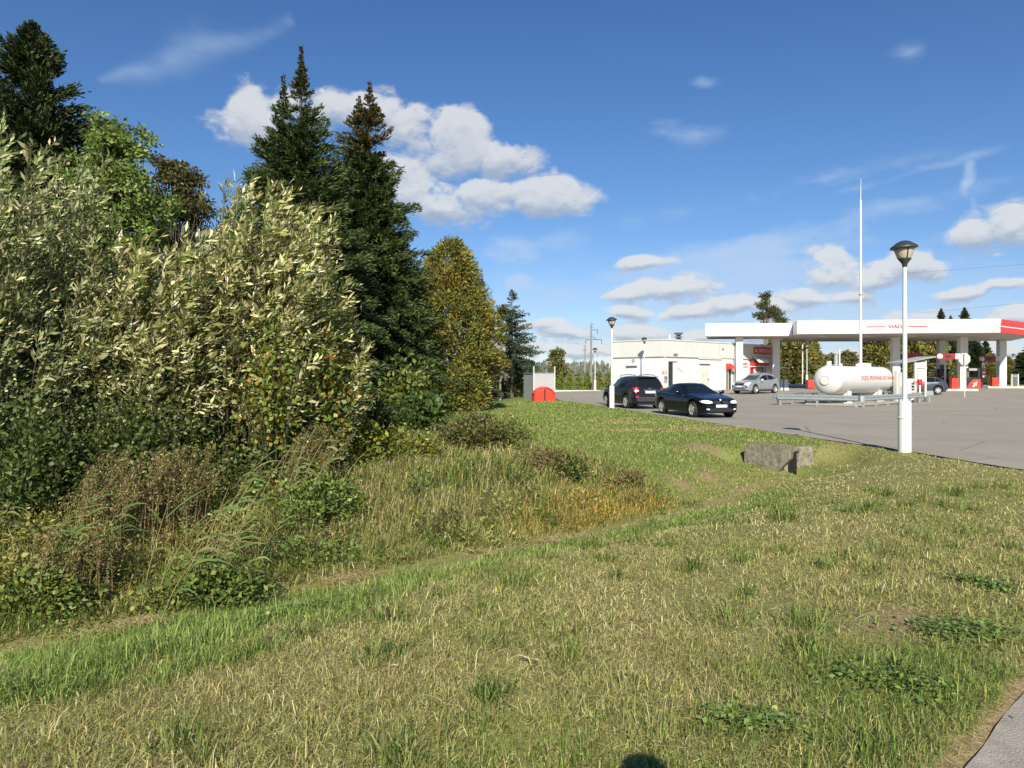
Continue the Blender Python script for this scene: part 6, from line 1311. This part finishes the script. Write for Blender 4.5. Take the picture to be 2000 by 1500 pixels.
flake('dry_leaf', 'small bleached scrap of dry leaf left of the long one', 'dry leaf', 771, 1318, [(-.02, 0, .003), (0, .004, .008), (.02, -.004, .004)], PALE, .04)
for i, (px, py, w_) in enumerate(((1965, 1268, 'beside the clover at the right edge'),)):
    flake('fallen_leaf', 'orange fallen leaf ' + w_, 'leaf', px, py, [(-.020, 0, .003), (-.008, .004, .011), (.009, -.003, .010), (.022, .002, .002)], ORL, .05)

# ---- far hedge cones, trees behind the station
CONE = [(.15, .22, .04), (.19, .26, .05), (.23, .28, .06)]
Y = 84; c0 = thing('thuja_cone', 'small conical thuja right beside the grey shed', 'thuja', (xa(1096, Y), Y, 0), 0, 'row of small conical thujas along the far kerb'); trunk(c0, 1.2, .05)
link('crown', thuja_mesh(2.15, .45, 1500, CONE, 81, top=0, lw=(.17, .08), nc=140), NEEDLE, c0)
for px, s_, lab in ((1113, 1.0, 'second small conical thuja from the grey shed'), (1130, 1.02, 'third small conical thuja from the grey shed'), (1146.5, 1.12, 'tallest small conical thuja, just left of the distant lamp'), (1171, 1.05, 'small conical thuja just right of the distant lamp'), (1189, 1.0, 'small conical thuja hidden partly by the nearer lamp post')):
    dup(c0, (xa(px, Y), Y, 0), px * .7, (s_ * .95, s_ * .95, s_), label=lab)
OL = [(.17, .17, .055), (.21, .195, .065), (.13, .14, .045), (.24, .21, .08)]
t0 = clump_tree('broadleaf_tree', 'rounded olive tree standing beyond the grey shed and small thujas', (xa(1090, 100), 100, 0), 6.0, [(0, 0, 4.6, .9, .9, 1.0), (-.3, 0, 3.4, 1.3, 1.2, 1.1), (.4, 0, 2.2, 1.3, 1.2, 1.1), (-.2, 0, 1.0, 1.3, 1.2, .9)], OL, 5200, .30, group='trees beyond the forecourt', nclump=18, clr=.45, seed=5)
HEDG = [(.19, .195, .055), (.23, .225, .065), (.14, .155, .045), (.28, .26, .085)]
hd = thing('hedge_thuja', 'tall dense thuja behind the second canopy column', 'thuja', (xa(1540, 96), 96, .4), 0, 'tall thuja hedge behind the canopy'); trunk(hd, 5, .15)
link('crown', thuja_mesh(8.0, 1.75, 11000, HEDG, 82, lw=(.42, .18)), NEEDLE, hd)
for px, Y, s_, lab in ((1525, 97, .96, 'tall thuja partly hidden by the second canopy column'), (1562, 95, 1.0, 'tall thuja right behind the plain white pole'), (1581, 97, .84, 'shorter thuja at the right end of the hedge by the white pole'), (1712, 95, .96, 'thuja just right of the tall mast'), (1738, 97, 1.02, 'thuja behind the left front canopy column'),
                       (1778, 95, .98, 'thuja above the small white shelter'), (1803, 98, 1.0, 'thuja between the shelter and the numbered 1 sign'), (1826, 95, .9, 'thuja behind the left rear column'), (1872, 99, .55, 'low yellow green thuja between the front column and red bin'), (1935, 93, .52, 'low thuja behind the right red bin'), (1968, 98, .48, 'low thuja left of the information column'), (1998, 99, .5, 'low thuja right of the information column')):
    dup(hd, (xa(px, Y), Y, .4), px * .37, (s_, s_, s_), label=lab)
def sp(px, Y, ytop, wpx, lab, grp='spruces behind the station'):
    H = za(ytop, Y) - .3; s_ = H / za(42, 22); wr = wpx / F * Y / 3.8; return dup(spr0, (xa(px, Y), Y, .3), px * .21, (wr, wr, s_), label=lab, group=grp)
for a_ in ((1838, 118, 602, 26, 'slim spruce tip furthest left above the long white canopy'), (1857, 122, 616, 22, 'shortest spruce tip above the long white canopy'), (1884, 115, 600, 30, 'widest spruce tip above the canopy near its red end'), (1905, 105, 655, 30, 'dark spruce behind the stop sign'), (1856, 104, 650, 26, 'dark spruce between the rear left and front columns'),
           (1925, 108, 664, 24, 'dark spruce above the numbered 3 sign'), (1995, 100, 690, 34, 'broad dark spruce at the right edge behind the far lamp'), (2012, 97, 672, 40, 'dark spruce cut by the right edge of the photo'), (1621, 190, 702, 12, 'small far spruce above the left of the gas tank'), (1598, 200, 708, 10, 'tiny far spruce right of the hedge'), (1648, 180, 690, 14, 'far spruce right of the tank relief pipes')): sp(*a_)
clump_tree('pine_tree', 'tall loose pine rising above the left canopy', (xa(1497, 105), 105, .4), za(572, 105), [(0, 0, za(585, 105), .7, .7, .8), (-.6, 0, za(602, 105), 1.3, 1, .7), (.8, 0, za(610, 105), 1.2, 1, .5), (-.5, 0, za(622, 105), 1.9, 1.2, .6), (1.5, 0, za(620, 105), 1.6, 1.2, .35), (0, 0, za(645, 105), 1.8, 1.3, .9), (2.2, 0, za(632, 105), 1.2, 1.0, .4)],
           [(.11, .115, .03), (.08, .09, .025), (.14, .13, .04)], 4200, .34, bark=PALEBARK, rt=.16, nclump=12, clr=.5, seed=6, lw=.4)
for i, (px, Y, s_, lab) in enumerate(((1606, 165, 1.0, 'low rounded tree just right of the hedge'), (1630, 150, .95, 'rounded tree behind the tank relief pipes'), (1655, 170, 1.15, 'rounded tree left of the red tiled roof'), (1462, 112, .9, 'tree glimpsed above the shop roof between canopy columns'), (1484, 110, .95, 'tree behind the shop sign under the canopy'))):
    dup(t0, (xa(px, Y), Y, .3), i * 1.3, (1.5 * s_, 1.5 * s_, 1.15 * s_), label=lab)
shrub('far_bush', 'pale dry bush behind the trunk of the small spruce', 968, 56, 1.75, 1.5, [(.17, .16, .06), (.13, .14, .05), (.20, .17, .07)], 1800, .22, 56, cat='bush', group='bushes beyond the lawn')
shrub('far_bush', 'olive bush between the small spruce and the grey shed', 1012, 55, 2.2, 1.1, [(.12, .14, .035), (.16, .17, .05)], 1500, .22, 57, cat='bush', group='bushes beyond the lawn')
MB().tube([(.22, .1, -.3), (.18, 0, 1.2), (.05, 0, 3.2)], [.13, .11, .07], 8)
# distant forest edge: one mass far off
X_ = rng.uniform(-500, 620, 7000); Y_ = 470 + 60 * rng.random(7000); H_ = (5.0 + 5.0 * vnoise(X_, Y_, 22, 130)) * (.5 + .6 * rng.random(7000)); n = 7000
C = np.repeat(np.stack([X_, Y_, np.full(n, 1.0)], 1), 6, axis=0); hh = np.repeat(H_, 6); C[:, 2] += hh * np.tile(np.array((0, .18, .35, .5, .65, .8)), n); C[:, 0] += rng.normal(0, 1.2, 6 * n) * (1 - np.tile(np.array((0, .18, .35, .5, .65, .8)), n))
D = np.tile((0, 0, 1.0), (6 * n, 1)) + rng.normal(0, .12, (6 * n, 3))
o = link('forest', leaves_mesh('forest', C, D, hh * .33, hh * .20, colmix(6 * n, [(.11, .14, .11), (.13, .155, .12), (.17, .16, .11), (.12, .14, .13)], .2), up=np.tile((0, 1.0, 0), (6 * n, 1))), NEEDLE); tag(o, 'distant mixed forest edge along the horizon', 'forest', None, 'stuff')  # distance haze is put into these greyed, lightened colours
